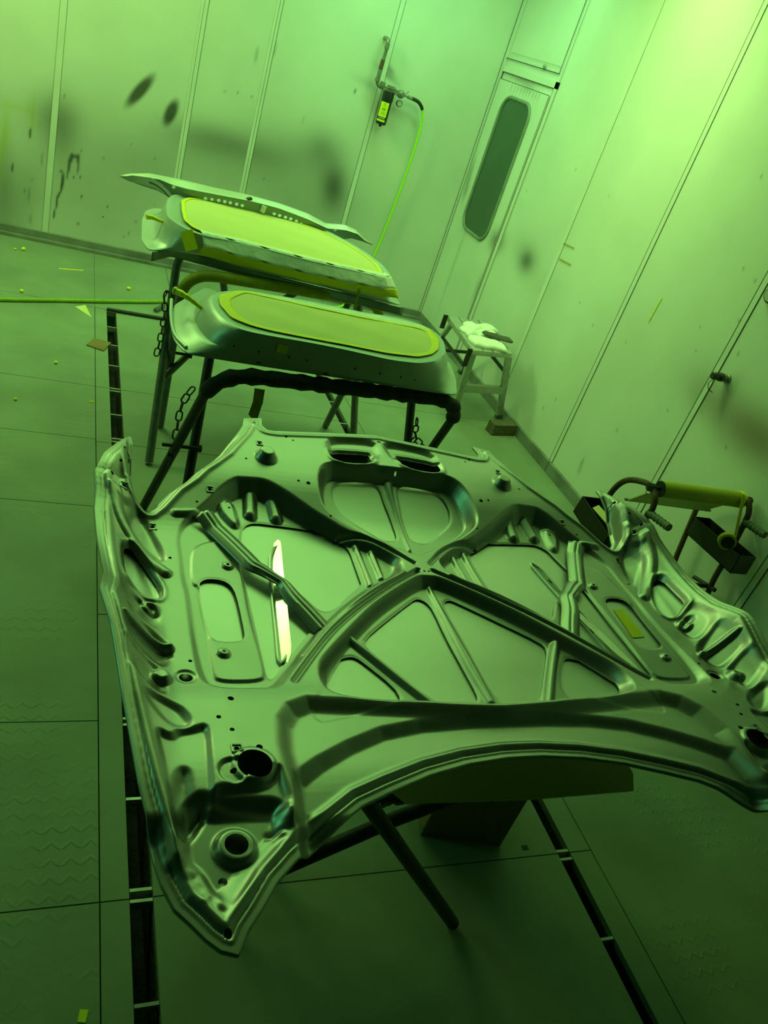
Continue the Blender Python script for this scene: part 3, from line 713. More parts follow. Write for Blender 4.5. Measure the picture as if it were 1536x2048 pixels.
# ------------------------------------------------------------------ panel stands
def stand(name, label, lf, rf, nb, fb, r, m, pad, padm, chains, group='folding tube stands', brace=True):
    """lf/rf : feet of the near-bar frame (left/right) ; nb : near bar ends ; fb : (far bar ends, far frame feet)"""
    o0 = Vector(((lf[0] + rf[0]) / 2, (lf[1] + fb[1][0][1]) / 2, 0))
    t = thing(name, label, 'stand', o0, 0, group)
    P1 = rounded([lf, nb[0], nb[1], rf], 0.14, 8)
    mb = MB(); mb.tube(rel(P1, o0), r, 12); mb.build('front_frame', m[0], t, smooth=True)
    P2 = rounded([fb[1][0], fb[0][0], fb[0][1], fb[1][1]], 0.14, 8)
    mb = MB(); mb.tube(rel(P2, o0), r, 12); mb.build('rear_frame', m[1], t, smooth=True)
    if pad:
        i0 = [i for i, p in enumerate(P1) if p.z > nb[0][2] * 0.86]
        Q = [Vector(p) for p in resample([P1[i] for i in i0], 50, closed=False)]
        rr = [pad * (1 + 0.10 * math.sin(i * 1.7) + 0.06 * math.sin(i * 4.1)) if padm is FOAM else pad for i in range(len(Q))]
        mb = MB(); mb.tube(rel(Q, o0), rr, 14); mb.build('bar_padding', padm, t, smooth=True)
    for a, b in ((lf, nb[0]), (rf, nb[1])):
        mb = MB()
        k = 0.52
        p = Vector(a).lerp(Vector(b), k)
        mb.tube(rel([p + Vector((-0.05, 0, 0)), p + Vector((0.09, 0, 0))], o0), 0.007, 8)
        mb.tube(rel([p + Vector((0.075, 0, 0)), p + Vector((0.088, 0, 0))], o0), 0.015, 6)
        mb.build('pivot_bolt', DTUBE, t, smooth=True)
    for ch in chains:
        mb = MB(); chain(mb, rel(ch, o0)); mb.build('chain', DTUBE, t, smooth=True)
    return t, o0
# stand 1 : in front, carries the nearer door
s1, o1 = stand('panel_stand', 'dark tube stand with black padded bar under the nearer masked door', (0.388, 2.738, 0.01), (1.50, 2.86, 0.01),
      ((0.475, 2.30, 0.837), (1.40, 2.385, 0.837)), (((0.53, 2.76, 0.84), (1.36, 2.83, 0.84)), ((0.47, 2.32, 0.01), (1.40, 2.40, 0.01))), 0.0175, (DTUBE, DTUBE), 0.026, FOAM,
      [[(0.475, 2.63, 0.62), (0.440, 2.60, 0.56), (0.432, 2.56, 0.46), (0.418, 2.50, 0.36)], [(1.30, 2.50, 0.69), (1.33, 2.52, 0.60), (1.39, 2.52, 0.56), (1.43, 2.50, 0.55)], [(1.335, 2.52, 0.60), (1.31, 2.53, 0.54), (1.30, 2.55, 0.48)]])
mb = MB()
V = []
for (x, z) in ((0, 0), (0.045, 0), (0.05, -0.05), (0.043, -0.115), (0.025, -0.118), (0.0, -0.10), (0.006, -0.05)):
    V.append((0.60 + x * 0.75 - o1.x, 2.285 - o1.y, 0.81 + z * 0.95))
n = len(V)
raw('tape_flag', V + [(a, b - 0.001, c) for a, b, c in V], [tuple(range(n))[::-1], tuple(range(n, 2 * n))] + [(k, (k + 1) % n, n + (k + 1) % n, n + k) for k in range(n)], OLTAPE, s1)
# stand 2 : behind, carries the rear door and the pressed panel
s2, o2 = stand('panel_stand', 'grey tube stand with yellow taped bar under the farther masked door', (0.503, 3.453, 0.01), (1.40, 3.69, 0.01),
      ((0.455, 3.215, 0.845), (1.385, 3.335, 0.845)), (((0.465, 3.56, 0.87), (1.36, 3.72, 0.87)), ((0.432, 3.10, 0.01), (1.45, 3.30, 0.01))), 0.018, (TUBEM, TUBEM), 0.023, OLTAPE,
      [[(0.45, 3.48, 0.66), (0.42, 3.43, 0.66), (0.43, 3.40, 0.60), (0.425, 3.35, 0.50), (0.415, 3.32, 0.42)]])
for P in ([(0.62, 3.25, 0.83), (0.72, 3.45, 0.56)], [(0.95, 3.30, 0.83), (0.80, 3.42, 0.62)], [(1.20, 3.33, 0.83), (1.21, 3.40, 0.50)], [(0.46, 3.30, 0.33), (0.56, 3.36, 0.44)]):
    mb = MB(); mb.tube(rel(P, o2), 0.015, 10); mb.build('brace_tube', TUBEM, s2, smooth=True)
mb = MB(); mb.tube([(0, 0, 0), (0.35, 0.01, 0.0)], 0.011, 10)
o = mb.build('steel_rod', DTUBE, smooth=True); o.location = (0.281, 4.846, 0.012); tag(o, 'dark steel rod lying across the floor slot end', 'rod')
mb = MB(); mb.tube([(0, 0, 0), (0.06, 0.12, 0.0)], 0.014, 10)
o = mb.build('steel_tube', TUBEM, smooth=True); o.location = (0.572, 4.966, 0.0145); tag(o, 'short grey tube on floor behind the farther stand', 'tube')

# ------------------------------------------------------------------ masked doors
NR = 120
def ring(P, z=None, sm=2, n=NR):
    A = resample([(p[0], p[1], p[2] if len(p) > 2 else 0) for p in P], n)
    A = smooth_ring(A, sm)
    if z is not None:
        A[:, 2] = z
    return A
def align(A, B):
    # rotate ring B's start so that it best corresponds to ring A
    best = min(range(len(B)), key=lambda s: float(((np.roll(B, -s, 0) - A) ** 2).sum()))
    return np.roll(B, -best, 0)
def scaled(A, s, z, cx=None):
    c = A.mean(0)
    B = c + (A - c) * s
    B[:, 2] = z
    return B
def inset(A, d, z):
    T = np.roll(A, -1, 0) - np.roll(A, 1, 0)
    N = np.stack([-T[:, 1], T[:, 0], np.zeros(len(A))], 1)
    N /= np.linalg.norm(N, axis=1)[:, None] + 1e-9
    B = A + N * d
    B[:, 2] = z
    return smooth_ring(B, 1)
def ribbon(name, R1, R2, m, parent, closed=True, lift=0.0, nwr=0.0):
    n = len(R1)
    K = 5
    V = []
    for i in range(n):
        for k in range(K + 1):
            p = R1[i] * (1 - k / K) + R2[i] * (k / K)
            e = nwr * (math.sin(i * 1.3 + k * 2.1) + math.sin(i * 0.61 - k * 1.7)) * 0.5
            V.append((p[0], p[1] + e * 0.4, p[2] + lift + e))
    Fc = []
    for i in range(n if closed else n - 1):
        j = (i + 1) % n
        for k in range(K):
            Fc.append((i * (K + 1) + k, i * (K + 1) + k + 1, j * (K + 1) + k + 1, j * (K + 1) + k))
    o = raw(name, V, Fc, m, parent, True)
    md = o.modifiers.new('solidify', 'SOLIDIFY'); md.thickness = 0.0006; md.offset = 1
    return o

def fan_cap(name, A, m, parent, bulge=0.0, rings=16):
    c = A.mean(0)
    V = []; n = len(A)
    for r in range(rings):
        s = 1 - r / rings
        for i in range(n):
            p = c + (A[i] - c) * s
            wv = 0.0020 * (math.sin(p[0] * 14 + p[1] * 31) + 0.6 * math.sin(p[0] * 33 - p[1] * 19)) * min(1, (1 - s) * 3)
            V.append((p[0], p[1], p[2] + bulge * (1 - s * s) + wv))
    V.append((c[0], c[1], c[2] + bulge))
    Fc = []
    for r in range(rings - 1):
        for i in range(n):
            j = (i + 1) % n
            Fc.append((r * n + i, r * n + j, (r + 1) * n + j, (r + 1) * n + i))
    for i in range(n):
        Fc.append(((rings - 1) * n + i, (rings - 1) * n + (i + 1) % n, rings * n))
    return raw(name, V, Fc, m, parent, True)

def shift(P, o):
    return [(p[0] - o[0], p[1] - o[1], (p[2] if len(p) > 2 else 0)) for p in P]
# door 1
O1 = (0.9, 2.35, 0.0)
d1 = thing('car_door_shell', 'nearer grey car door masked with paper and yellow tape on black padded stand', 'car door', O1)
bot = ring(shift([(.378, 2.333), (.58, 2.334), (.783, 2.341), (1.038, 2.347), (1.20, 2.352), (1.345, 2.358), (1.40, 2.50), (1.44, 2.66), (1.42, 2.78), (1.3, 2.85), (.96, 2.86), (.66, 2.88), (.515, 3.00), (.44, 2.86), (.375, 2.74), (.348, 2.568), (.348, 2.42)], O1), 0.87, 1)
top = ring(shift([(0.485, 2.398), (0.521, 2.35), (0.592, 2.342), (0.758, 2.347), (0.88, 2.342), (1.038, 2.322), (1.151, 2.337), (1.237, 2.391), (1.314, 2.49), (1.354, 2.612), (1.357, 2.706), (1.305, 2.767), (1.238, 2.786), (1.039, 2.764), (0.853, 2.769), (0.611, 2.747), (0.5, 2.669), (0.463, 2.606), (0.46, 2.491)], O1), 0.97, 2)
top = align(bot, top)
def wallring(k, z, b=bot, tp=top):
    A = b * (1 - k) + tp * k
    A = A.copy(); A[:, 2] = z
    return smooth_ring(A, 2)
leftness = np.clip((0.55 - (bot[:, 0] + O1[0])) / 0.2, 0, 1)[:, None]
b0 = bot.copy(); b0[:, 2] -= 0.004
r1 = bot.copy()
r2 = wallring(0.30, 0.876); r2[:, 2] += 0.012 * leftness[:, 0]
r3 = wallring(0.42, 0.886); r3[:, 2] += 0.016 * leftness[:, 0]
r4 = wallring(0.62, 0.905)
r5 = wallring(0.72, 0.935)
r6 = wallring(0.92, 0.960)
r7 = wallring(1.0, 0.970)
r8 = inset(top, 0.016, 0.9715)
r9 = inset(top, 0.024, 0.970)
loft('door_panel', [b0, r1, r2, r3, r4, r5, r6, r7, r8, r9], DOORM, d1, cap=True, capbot=True)
pap = ring(shift([(0.495, 2.618), (0.549, 2.682), (0.594, 2.722), (0.835, 2.705), (1.063, 2.700), (1.19, 2.705), (1.301, 2.712), (1.336, 2.685), (1.327, 2.596), (1.291, 2.508), (1.236, 2.437), (1.162, 2.385), (1.044, 2.365), (0.886, 2.372), (0.727, 2.372), (0.633, 2.376), (0.563, 2.39), (0.512, 2.424), (0.487, 2.531)], O1), 0.9735, 1)
wide = 0.018 + 0.022 * np.clip(np.abs(pap[:, 0] + O1[0] - 0.92) / 0.42 - 0.78, 0, 0.22) / 0.22
T = np.roll(pap, -1, 0) - np.roll(pap, 1, 0)
N = np.stack([-T[:, 1], T[:, 0], 0 * T[:, 0]], 1); N /= np.linalg.norm(N, axis=1)[:, None]
if ((pap.mean(0) - pap[0]) @ N[0]) < 0:
    N = -N
pin = smooth_ring(pap + N * wide[:, None], 2); pin[:, 2] = 0.9738
ribbon('masking_tape_border', pap, pin, TAPE, d1, lift=0.0012, nwr=0.0005)
pin2 = pap + N * 0.006; pin2[:, 2] = 0.973
fan_cap('masking_paper', pin2, PAPER, d1, 0.004)
pl = np.array(shift([(0.60, 2.716, 0.974), (0.732, 2.708, 0.974), (0.882, 2.702, 0.974), (1.06, 2.700, 0.974), (1.19, 2.703, 0.974), (1.30, 2.712, 0.974), (1.335, 2.69, 0.974)], O1))
pl2 = np.array(shift([(0.60, 2.722, 0.973), (0.732, 2.735, 0.973), (0.882, 2.742, 0.972), (1.06, 2.752, 0.971), (1.19, 2.762, 0.970), (1.30, 2.752, 0.970), (1.345, 2.705, 0.972)], O1))
ribbon('masking_film', resample(pl, 40, False), resample(pl2, 40, False), PLAST, d1, closed=False, lift=0.0006, nwr=0.001)
# left jamb pressings
mb = MB()
mb.box((0.455 - O1[0], 2.50 - O1[1], 0.885), (0.485 - O1[0], 2.62 - O1[1], 0.930))
mb.build('hinge_pocket', DOORM, d1, bevel=0.006)
mb = MB(); Q = curve(rel([(0.365, 2.76, 0.879), (0.352, 2.60, 0.877), (0.352, 2.45, 0.877), (0.38, 2.36, 0.877)], O1), 8); mb.tube(Q, 0.006, 8)
mb.build('edge_bead', DOORM, d1, smooth=True)
mb = MB(); mb.tube(rel(curve([(0.465, 2.56, 0.935), (0.42, 2.56, 0.945), (0.385, 2.575, 0.955), (0.345, 2.60, 0.962)], 6), O1), [0.006] * 7 + [0.007, 0.008, 0.009, 0.010, 0.012, 0.013, 0.014, 0.014, 0.013, 0.012, 0.010][:12], 8) if False else None
def crumple(name, P, w0, w1, m, parent, o_):
    C3 = curve(rel(P, o_), 6)
    mb = MB(); n = len(C3)
    mb.tube(C3, [w0 + (w1 - w0) * (i / (n - 1)) ** 1.5 * (1 + 0.25 * math.sin(i * 2.3)) for i in range(n)], 7)
    o = mb.build(name, m, parent)
    return o
crumple('tape_tail', [(0.470, 2.55, 0.925), (0.43, 2.56, 0.945), (0.39, 2.585, 0.960), (0.35, 2.62, 0.962)], 0.006, 0.013, TAPE, d1, O1)
mb = MB(); mb.box((0, 0, 0), (0.034, 0.002, 0.026)); o = mb.build('tape_patch', TAPE, d1); o.location = (0.655 - O1[0], 2.330 - O1[1], 0.925); o.rotation_euler = (-0.2, 0, 0)
mb = MB(); mb.box((0, 0, 0), (0.026, 0.002, 0.014)); o = mb.build('tape_patch', TAPE, d1); o.location = (1.200 - O1[0], 2.366 - O1[1], 0.915); o.rotation_euler = (-0.3, 0, 0.35)
mb = MB()
for x, y, z in ((0.52, 2.346, 0.915), (0.60, 2.342, 0.912), (0.70, 2.338, 0.912), (0.76, 2.338, 0.912), (0.93, 2.338, 0.912), (1.02, 2.334, 0.912), (1.10, 2.338, 0.91), (1.16, 2.35, 0.905)):
    mb.lathe([(0.003, 0), (0.003, 0.006)], (x - O1[0], y - O1[1], z), (0, -1, 0.2), 8)
for x in (0.42, 0.60, 0.83):
    mb.box((x - O1[0], 2.342 - O1[1] - .006, 0.8735), (x + 0.016 - O1[0], 2.342 - O1[1] + 0.004, 0.8775))
mb.build('drain_hole', DARKL, d1)
# door 2
O2 = (0.9, 3.4, 0.0)
d2 = thing('car_door_shell', 'farther car door with crinkled film along its near side, on the taped stand', 'car door', O2)
bot2 = ring(shift([(.315, 3.277), (.36, 3.31), (.406, 3.345), (.533, 3.375), (.692, 3.326), (.862, 3.306), (1.042, 3.30), (1.214, 3.272), (1.42, 3.252), (1.43, 3.40), (1.42, 3.60), (1.36, 3.80), (1.22, 3.95), (0.9, 4.02), (0.6, 4.02), (0.45, 3.98), (0.375, 3.95), (.332, 3.86), (.31, 3.695), (.294, 3.393)], O2), 0.88, 1)
top2 = ring(shift([(.382, 3.40), (.419, 3.33), (.466, 3.265), (.511, 3.25), (.642, 3.268), (.797, 3.255), (.964, 3.232), (1.185, 3.235), (1.292, 3.225), (1.345, 3.28), (1.352, 3.439), (1.320, 3.584), (1.272, 3.70), (1.173, 3.86), (1.053, 3.932), (.907, 3.945), (.737, 3.957), (.635, 3.943), (.508, 3.895), (.440, 3.83), (.405, 3.723), (.385, 3.53)], O2), 0.99, 2)
top2 = align(bot2, top2)
b0 = bot2.copy(); b0[:, 2] -= 0.004
W2 = lambda k, z: wallring(k, z, bot2, top2)
loft('door_panel', [b0, bot2.copy(), W2(0.25, 0.886), W2(0.5, 0.893), W2(0.66, 0.905), W2(0.85, 0.955), W2(0.96, 0.985), top2, inset(top2, 0.016, 0.9915), inset(top2, 0.024, 0.986)], DOORM, d2, capbot=True)
pap2 = ring(shift([(0.450, 3.55), (0.462, 3.722), (0.501, 3.809), (0.624, 3.870), (0.804, 3.880), (0.905, 3.870), (1.035, 3.850), (1.128, 3.80), (1.243, 3.650), (1.298, 3.50), (1.315, 3.40), (1.300, 3.27), (1.192, 3.262), (0.966, 3.262), (0.798, 3.284), (0.643, 3.300), (0.522, 3.280), (0.478, 3.31), (0.446, 3.40)], O2), 0.9935, 1)
pinn = inset(pap2, 0.017, 0.994)
if abs(pinn[:, 0]).max() > abs(pap2[:, 0]).max():
    pinn = inset(pap2, -0.017, 0.994)
ribbon('masking_tape_border', pap2, pinn, TAPE, d2, lift=0.0012, nwr=0.0005)
fan_cap('masking_paper', smooth_ring(pap2 * 0.5 + pinn * 0.5, 1), PAPER, d2, 0.004)
e1 = resample(np.array(shift([(.505, 3.262, .9955), (.642, 3.272, .9955), (.797, 3.26, .9955), (.964, 3.238, .9955), (1.185, 3.240, .9955), (1.292, 3.23, .995), (1.335, 3.27, .994)], O2)), 60, False)
e1b = resample(np.array(shift([(.50, 3.295, .9962), (.642, 3.305, .9962), (.797, 3.288, .9962), (.964, 3.268, .9962), (1.185, 3.266, .9962), (1.292, 3.27, .9962), (1.315, 3.30, .9962)], O2)), 60, False)
e2 = resample(np.array(shift([(.515, 3.235, .955), (.65, 3.240, .945), (.80, 3.232, .942), (.964, 3.214, .942), (1.185, 3.210, .945), (1.30, 3.205, .95), (1.365, 3.235, .955)], O2)), 60, False)
e3 = resample(np.array(shift([(.50, 3.255, .915), (.65, 3.262, .902), (.80, 3.255, .900), (.964, 3.240, .900), (1.185, 3.235, .905), (1.31, 3.215, .912), (1.385, 3.225, .918)], O2)), 60, False)
ribbon('masking_film', e1b, e1, PLAST, d2, closed=False, nwr=0.0015)
ribbon('masking_film', e1, e2, PLAST, d2, closed=False, nwr=0.005)
ribbon('masking_tape_band', e2, e3, TAPE, d2, closed=False, nwr=0.002)
crumple('tape_tail', [(0.385, 3.46, 0.955), (0.36, 3.45, 0.958), (0.33, 3.455, 0.962), (0.305, 3.45, 0.962)], 0.006, 0.012, TAPE, d2, O2)
mb = MB(); mb.bar((0.445 - O2[0], 3.275 - O2[1], 0.988), (0.475 - O2[0], 3.245 - O2[1], 0.925), 0.05, 0.003, up=(0, -1, 0)); mb.build('tape_patch', TAPE, d2)
mb = MB(); mb.bar((1.185 - O2[0], 3.200 - O2[1], 0.93), (1.188 - O2[0], 3.195 - O2[1], 0.835), 0.012, 0.002, up=(0, -1, 0)); mb.build('tape_patch', OLTAPE, d2)
# outer skin lip under door 2
mb = MB()
lip = resample(np.array([(0.33, 3.28, .875), (0.41, 3.345, .89), (.533, 3.372, .876), (.862, 3.306, .876), (1.214, 3.272, .876), (1.432, 3.25, .874)]) - np.array(O2), 60, False)
lo = lip + np.array([0, -0.010, -0.035]); 
ribbon('skin_edge', lip, lo, PANM, d2, closed=False)

# ------------------------------------------------------------------ pressed panel behind (holes are real)
PO = (0.8, 3.85, 1.0)
FPT = [(0.206, 1.010), (0.25, 1.027), (0.329, 1.045), (0.426, 1.049), (0.486, 1.051), (0.617, 1.05), (0.779, 1.056), (0.925, 1.054), (1.078, 1.041), (1.174, 1.017), (1.269, 1.034), (1.331, 1.024), (1.381, 0.993), (1.425, 0.98)]
FPM = [(0.206, 1.008), (0.251, 1.018), (0.33, 1.030), (0.373, 1.034), (0.43, 1.024), (0.49, 1.022), (0.62, 1.030), (0.782, 1.037), (0.927, 1.036), (1.081, 1.020), (1.176, 1.003), (1.272, 1.016), (1.332, 1.01), (1.378, 0.988), (1.422, 0.978)]
FPB = [(0.207, 1.003), (0.247, 0.996), (0.295, 0.990), (0.371, 0.985), (0.429, 0.968), (0.475, 0.955), (0.633, 0.955), (0.798, 0.955), (0.947, 0.955), (1.102, 0.952), (1.221, 0.953), (1.305, 0.983), (1.365, 0.981), (1.431, 0.973)]
HL = [(0.436, 1.019, .0085), (0.581, 1.001, .008), (0.61, 1.004, .008), (0.641, 1.008, .008), (0.669, 1.009, .008), (0.695, 1.010, .008), (0.725, 1.010, .008), (0.752, 1.010, .008), (0.907, 1.008, .008), (0.934, 1.006, .008), (0.963, 1.004, .008), (0.989, 1.002, .008), (1.018, 0.998, .008), (1.043, 0.992, .007), (1.214, 1.004, .007)]
pp = thing('pressed_support_panel', 'long bare pressed panel with row of round holes behind farther door', 'car panel', PO)
def ipl(T_, x):
    a = np.array(T_); return np.interp(x, a[:, 0], a[:, 1])
def marching(X_, Y_, K_, vid=None):
    """triangles of the grid where K_>0, cut along K_=0; returns verts (grid coords) and faces"""
    nv_, nu_ = K_.shape
    idx = np.arange(nv_ * nu_).reshape(nv_, nu_)
    a = idx[:-1, :-1].ravel(); b = idx[:-1, 1:].ravel(); c = idx[1:, 1:].ravel(); d = idx[1:, :-1].ravel()
    k = K_.ravel() > 0
    full = k[a] & k[b] & k[c] & k[d]
    part = (k[a] | k[b] | k[c] | k[d]) & ~full
    Q = np.stack([a[full], b[full], c[full], d[full]], 1)
    Kf = K_.ravel()
    cuts = {}; newp = []; F3 = []
    def cp(i, j):
        key = (i, j) if i < j else (j, i)
        if key not in cuts:
            t_ = Kf[key[0]] / (Kf[key[0]] - Kf[key[1]])
            cuts[key] = nv_ * nu_ + len(newp)
            newp.append((key[0], key[1], t_))
        return cuts[key]
    for q in np.stack([a[part], b[part], c[part], d[part]], 1).tolist():
        for tri in ((q[0], q[1], q[2]), (q[0], q[2], q[3])):
            poly = []
            for s in range(3):
                i, j = tri[s], tri[(s + 1) % 3]
                if Kf[i] > 0:
                    poly.append(i)
                if (Kf[i] > 0) != (Kf[j] > 0):
                    poly.append(cp(i, j))
            if len(poly) >= 3:
                F3.append(poly)
    return Q, F3, newp
def mesh_from(name, P, Q, F3, newp, m, parent, flip=False):
    """P (N,3) grid positions"""
    if newp:
        A = np.array(newp)
        i0 = A[:, 0].astype(int); i1 = A[:, 1].astype(int); t_ = A[:, 2:3]
        P = np.vstack([P, P[i0] * (1 - t_) + P[i1] * t_])
    loops = [Q.ravel()] + [np.array(f) for f in F3]
    flat_ = np.concatenate(loops).astype(np.int32)
    tot = np.array([4] * len(Q) + [len(f) for f in F3], dtype=np.int32)
    used = np.zeros(len(P), bool); used[flat_] = True
    remap = np.cumsum(used) - 1
    P = P[used]; flat_ = remap[flat_].astype(np.int32)
    st = np.r_[0, np.cumsum(tot)[:-1]].astype(np.int32)
    me = bpy.data.meshes.new(name)
    me.vertices.add(len(P)); me.vertices.foreach_set('co', P.astype(np.float32).ravel())
    me.loops.add(len(flat_)); me.loops.foreach_set('vertex_index', flat_)
    me.polygons.add(len(tot)); me.polygons.foreach_set('loop_start', st)
    me.update(calc_edges=True)
    if flip:
        me.flip_normals()
    me.polygons.foreach_set('use_smooth', np.ones(len(tot), bool))
    return link(name, me, m, parent)
gx = np.linspace(0.206, 1.425, 360)
gk = np.linspace(0, 1, 34)
GX, GK = np.meshgrid(gx, gk)
Zt = ipl(FPM, GX); Zb = ipl(FPB, GX)
GZ = Zb * (1 - GK) + Zt * GK
K_ = np.ones_like(GX)
for x, z, r in HL:
    K_ = np.minimum(K_, (np.hypot(GX - x, GZ - z) - r) * 100)
Q, F3, nw = marching(GX, GZ, K_)
P3 = np.stack([GX - PO[0], -0.010 + 0.006 * np.sin(GX * 9) + 0 * GX, GZ - PO[2]], -1).reshape(-1, 3)
o = mesh_from('perforated_face', P3, Q, F3, nw, PANM, pp)
md = o.modifiers.new('solidify', 'SOLIDIFY'); md.thickness = 0.0012
A = np.array([(x, -0.010 + 0.006 * math.sin(x * 9), ipl(FPM, x)) for x in np.linspace(0.206, 1.425, 90)]) - np.array([PO[0], 0, PO[2]])
B = np.array([(x, 0.05 * math.sin(math.pi * (x - 0.2) / 1.23) ** 0.5 if 0.2 < x < 1.43 else 0, ipl(FPT, x) - 0.004) for x in np.linspace(0.206, 1.425, 90)]) - np.array([PO[0], 0, PO[2]])
ribbon('top_flange', A, B, mat('lit_panel', (0.70, 0.74, 0.70), 0.3, 0.4), pp, closed=False)  # light copy of the panel metal, lit look put into the flanges
A = np.array([(x, 0.010, ipl(FPM, x) - 0.006) for x in np.linspace(0.42, 1.25, 60)]) - np.array([PO[0], 0, PO[2]])
B = np.array([(x, 0.045, ipl(FPM, x) - 0.055) for x in np.linspace(0.42, 1.25, 60)]) - np.array([PO[0], 0, PO[2]])
B2 = np.array([(x, -0.006, ipl(FPM, x) - 0.060) for x in np.linspace(0.42, 1.25, 60)]) - np.array([PO[0], 0, PO[2]])
ribbon('inner_flange', B, B2, MATS['lit_panel'], pp, closed=False)
mb = MB(); mb.tube([(0.845 - .8, -0.022, 0.005), (0.850 - .8, -0.022, 0.034)], 0.012, 12); mb.build('boss', MATS['lit_panel'], pp, smooth=True)
mb = MB()
mb.bar((0.77 - .8, 0.005, 0.040), (0.79 - .8, 0.012, 0.048), 0.02, 0.008)
mb.build('slot', DARKL, pp)
mb = MB()
Wg = [(0.206, 1.006), (0.255, 1.024), (0.335, 1.034), (0.38, 1.020), (0.42, 0.994), (0.455, 0.962), (0.44, 0.956), (0.41, 0.978), (0.36, 0.992), (0.295, 0.996), (0.245, 0.996)]
nW = len(Wg)
raw('end_wing', [(x - .8, -0.016, z - 1) for x, z in Wg] + [(x - .8, -0.013, z - 1) for x, z in Wg], [tuple(range(nW)), tuple(range(nW, 2 * nW))[::-1]] + [(k, (k + 1) % nW, nW + (k + 1) % nW, nW + k)[::-1] for k in range(nW)], MATS['lit_panel'], pp)
mb = MB(); mb.tube([(x - .8, -0.0185, z - 1) for x, z in ((0.33, 1.014), (0.365, 1.007), (0.40, 0.988), (0.435, 0.960))], 0.0022, 8); mb.build('wing_slot', DARKL, pp)
# dark support foot for the panel on the rear bar
for x in (0.5, 1.2):
    mb = MB(); mb.bar((x - .8, -0.004, -0.03), (x - .8, -0.10, -0.125), 0.02, 0.006)
    mb.build('mounting_leg', PANM, pp)

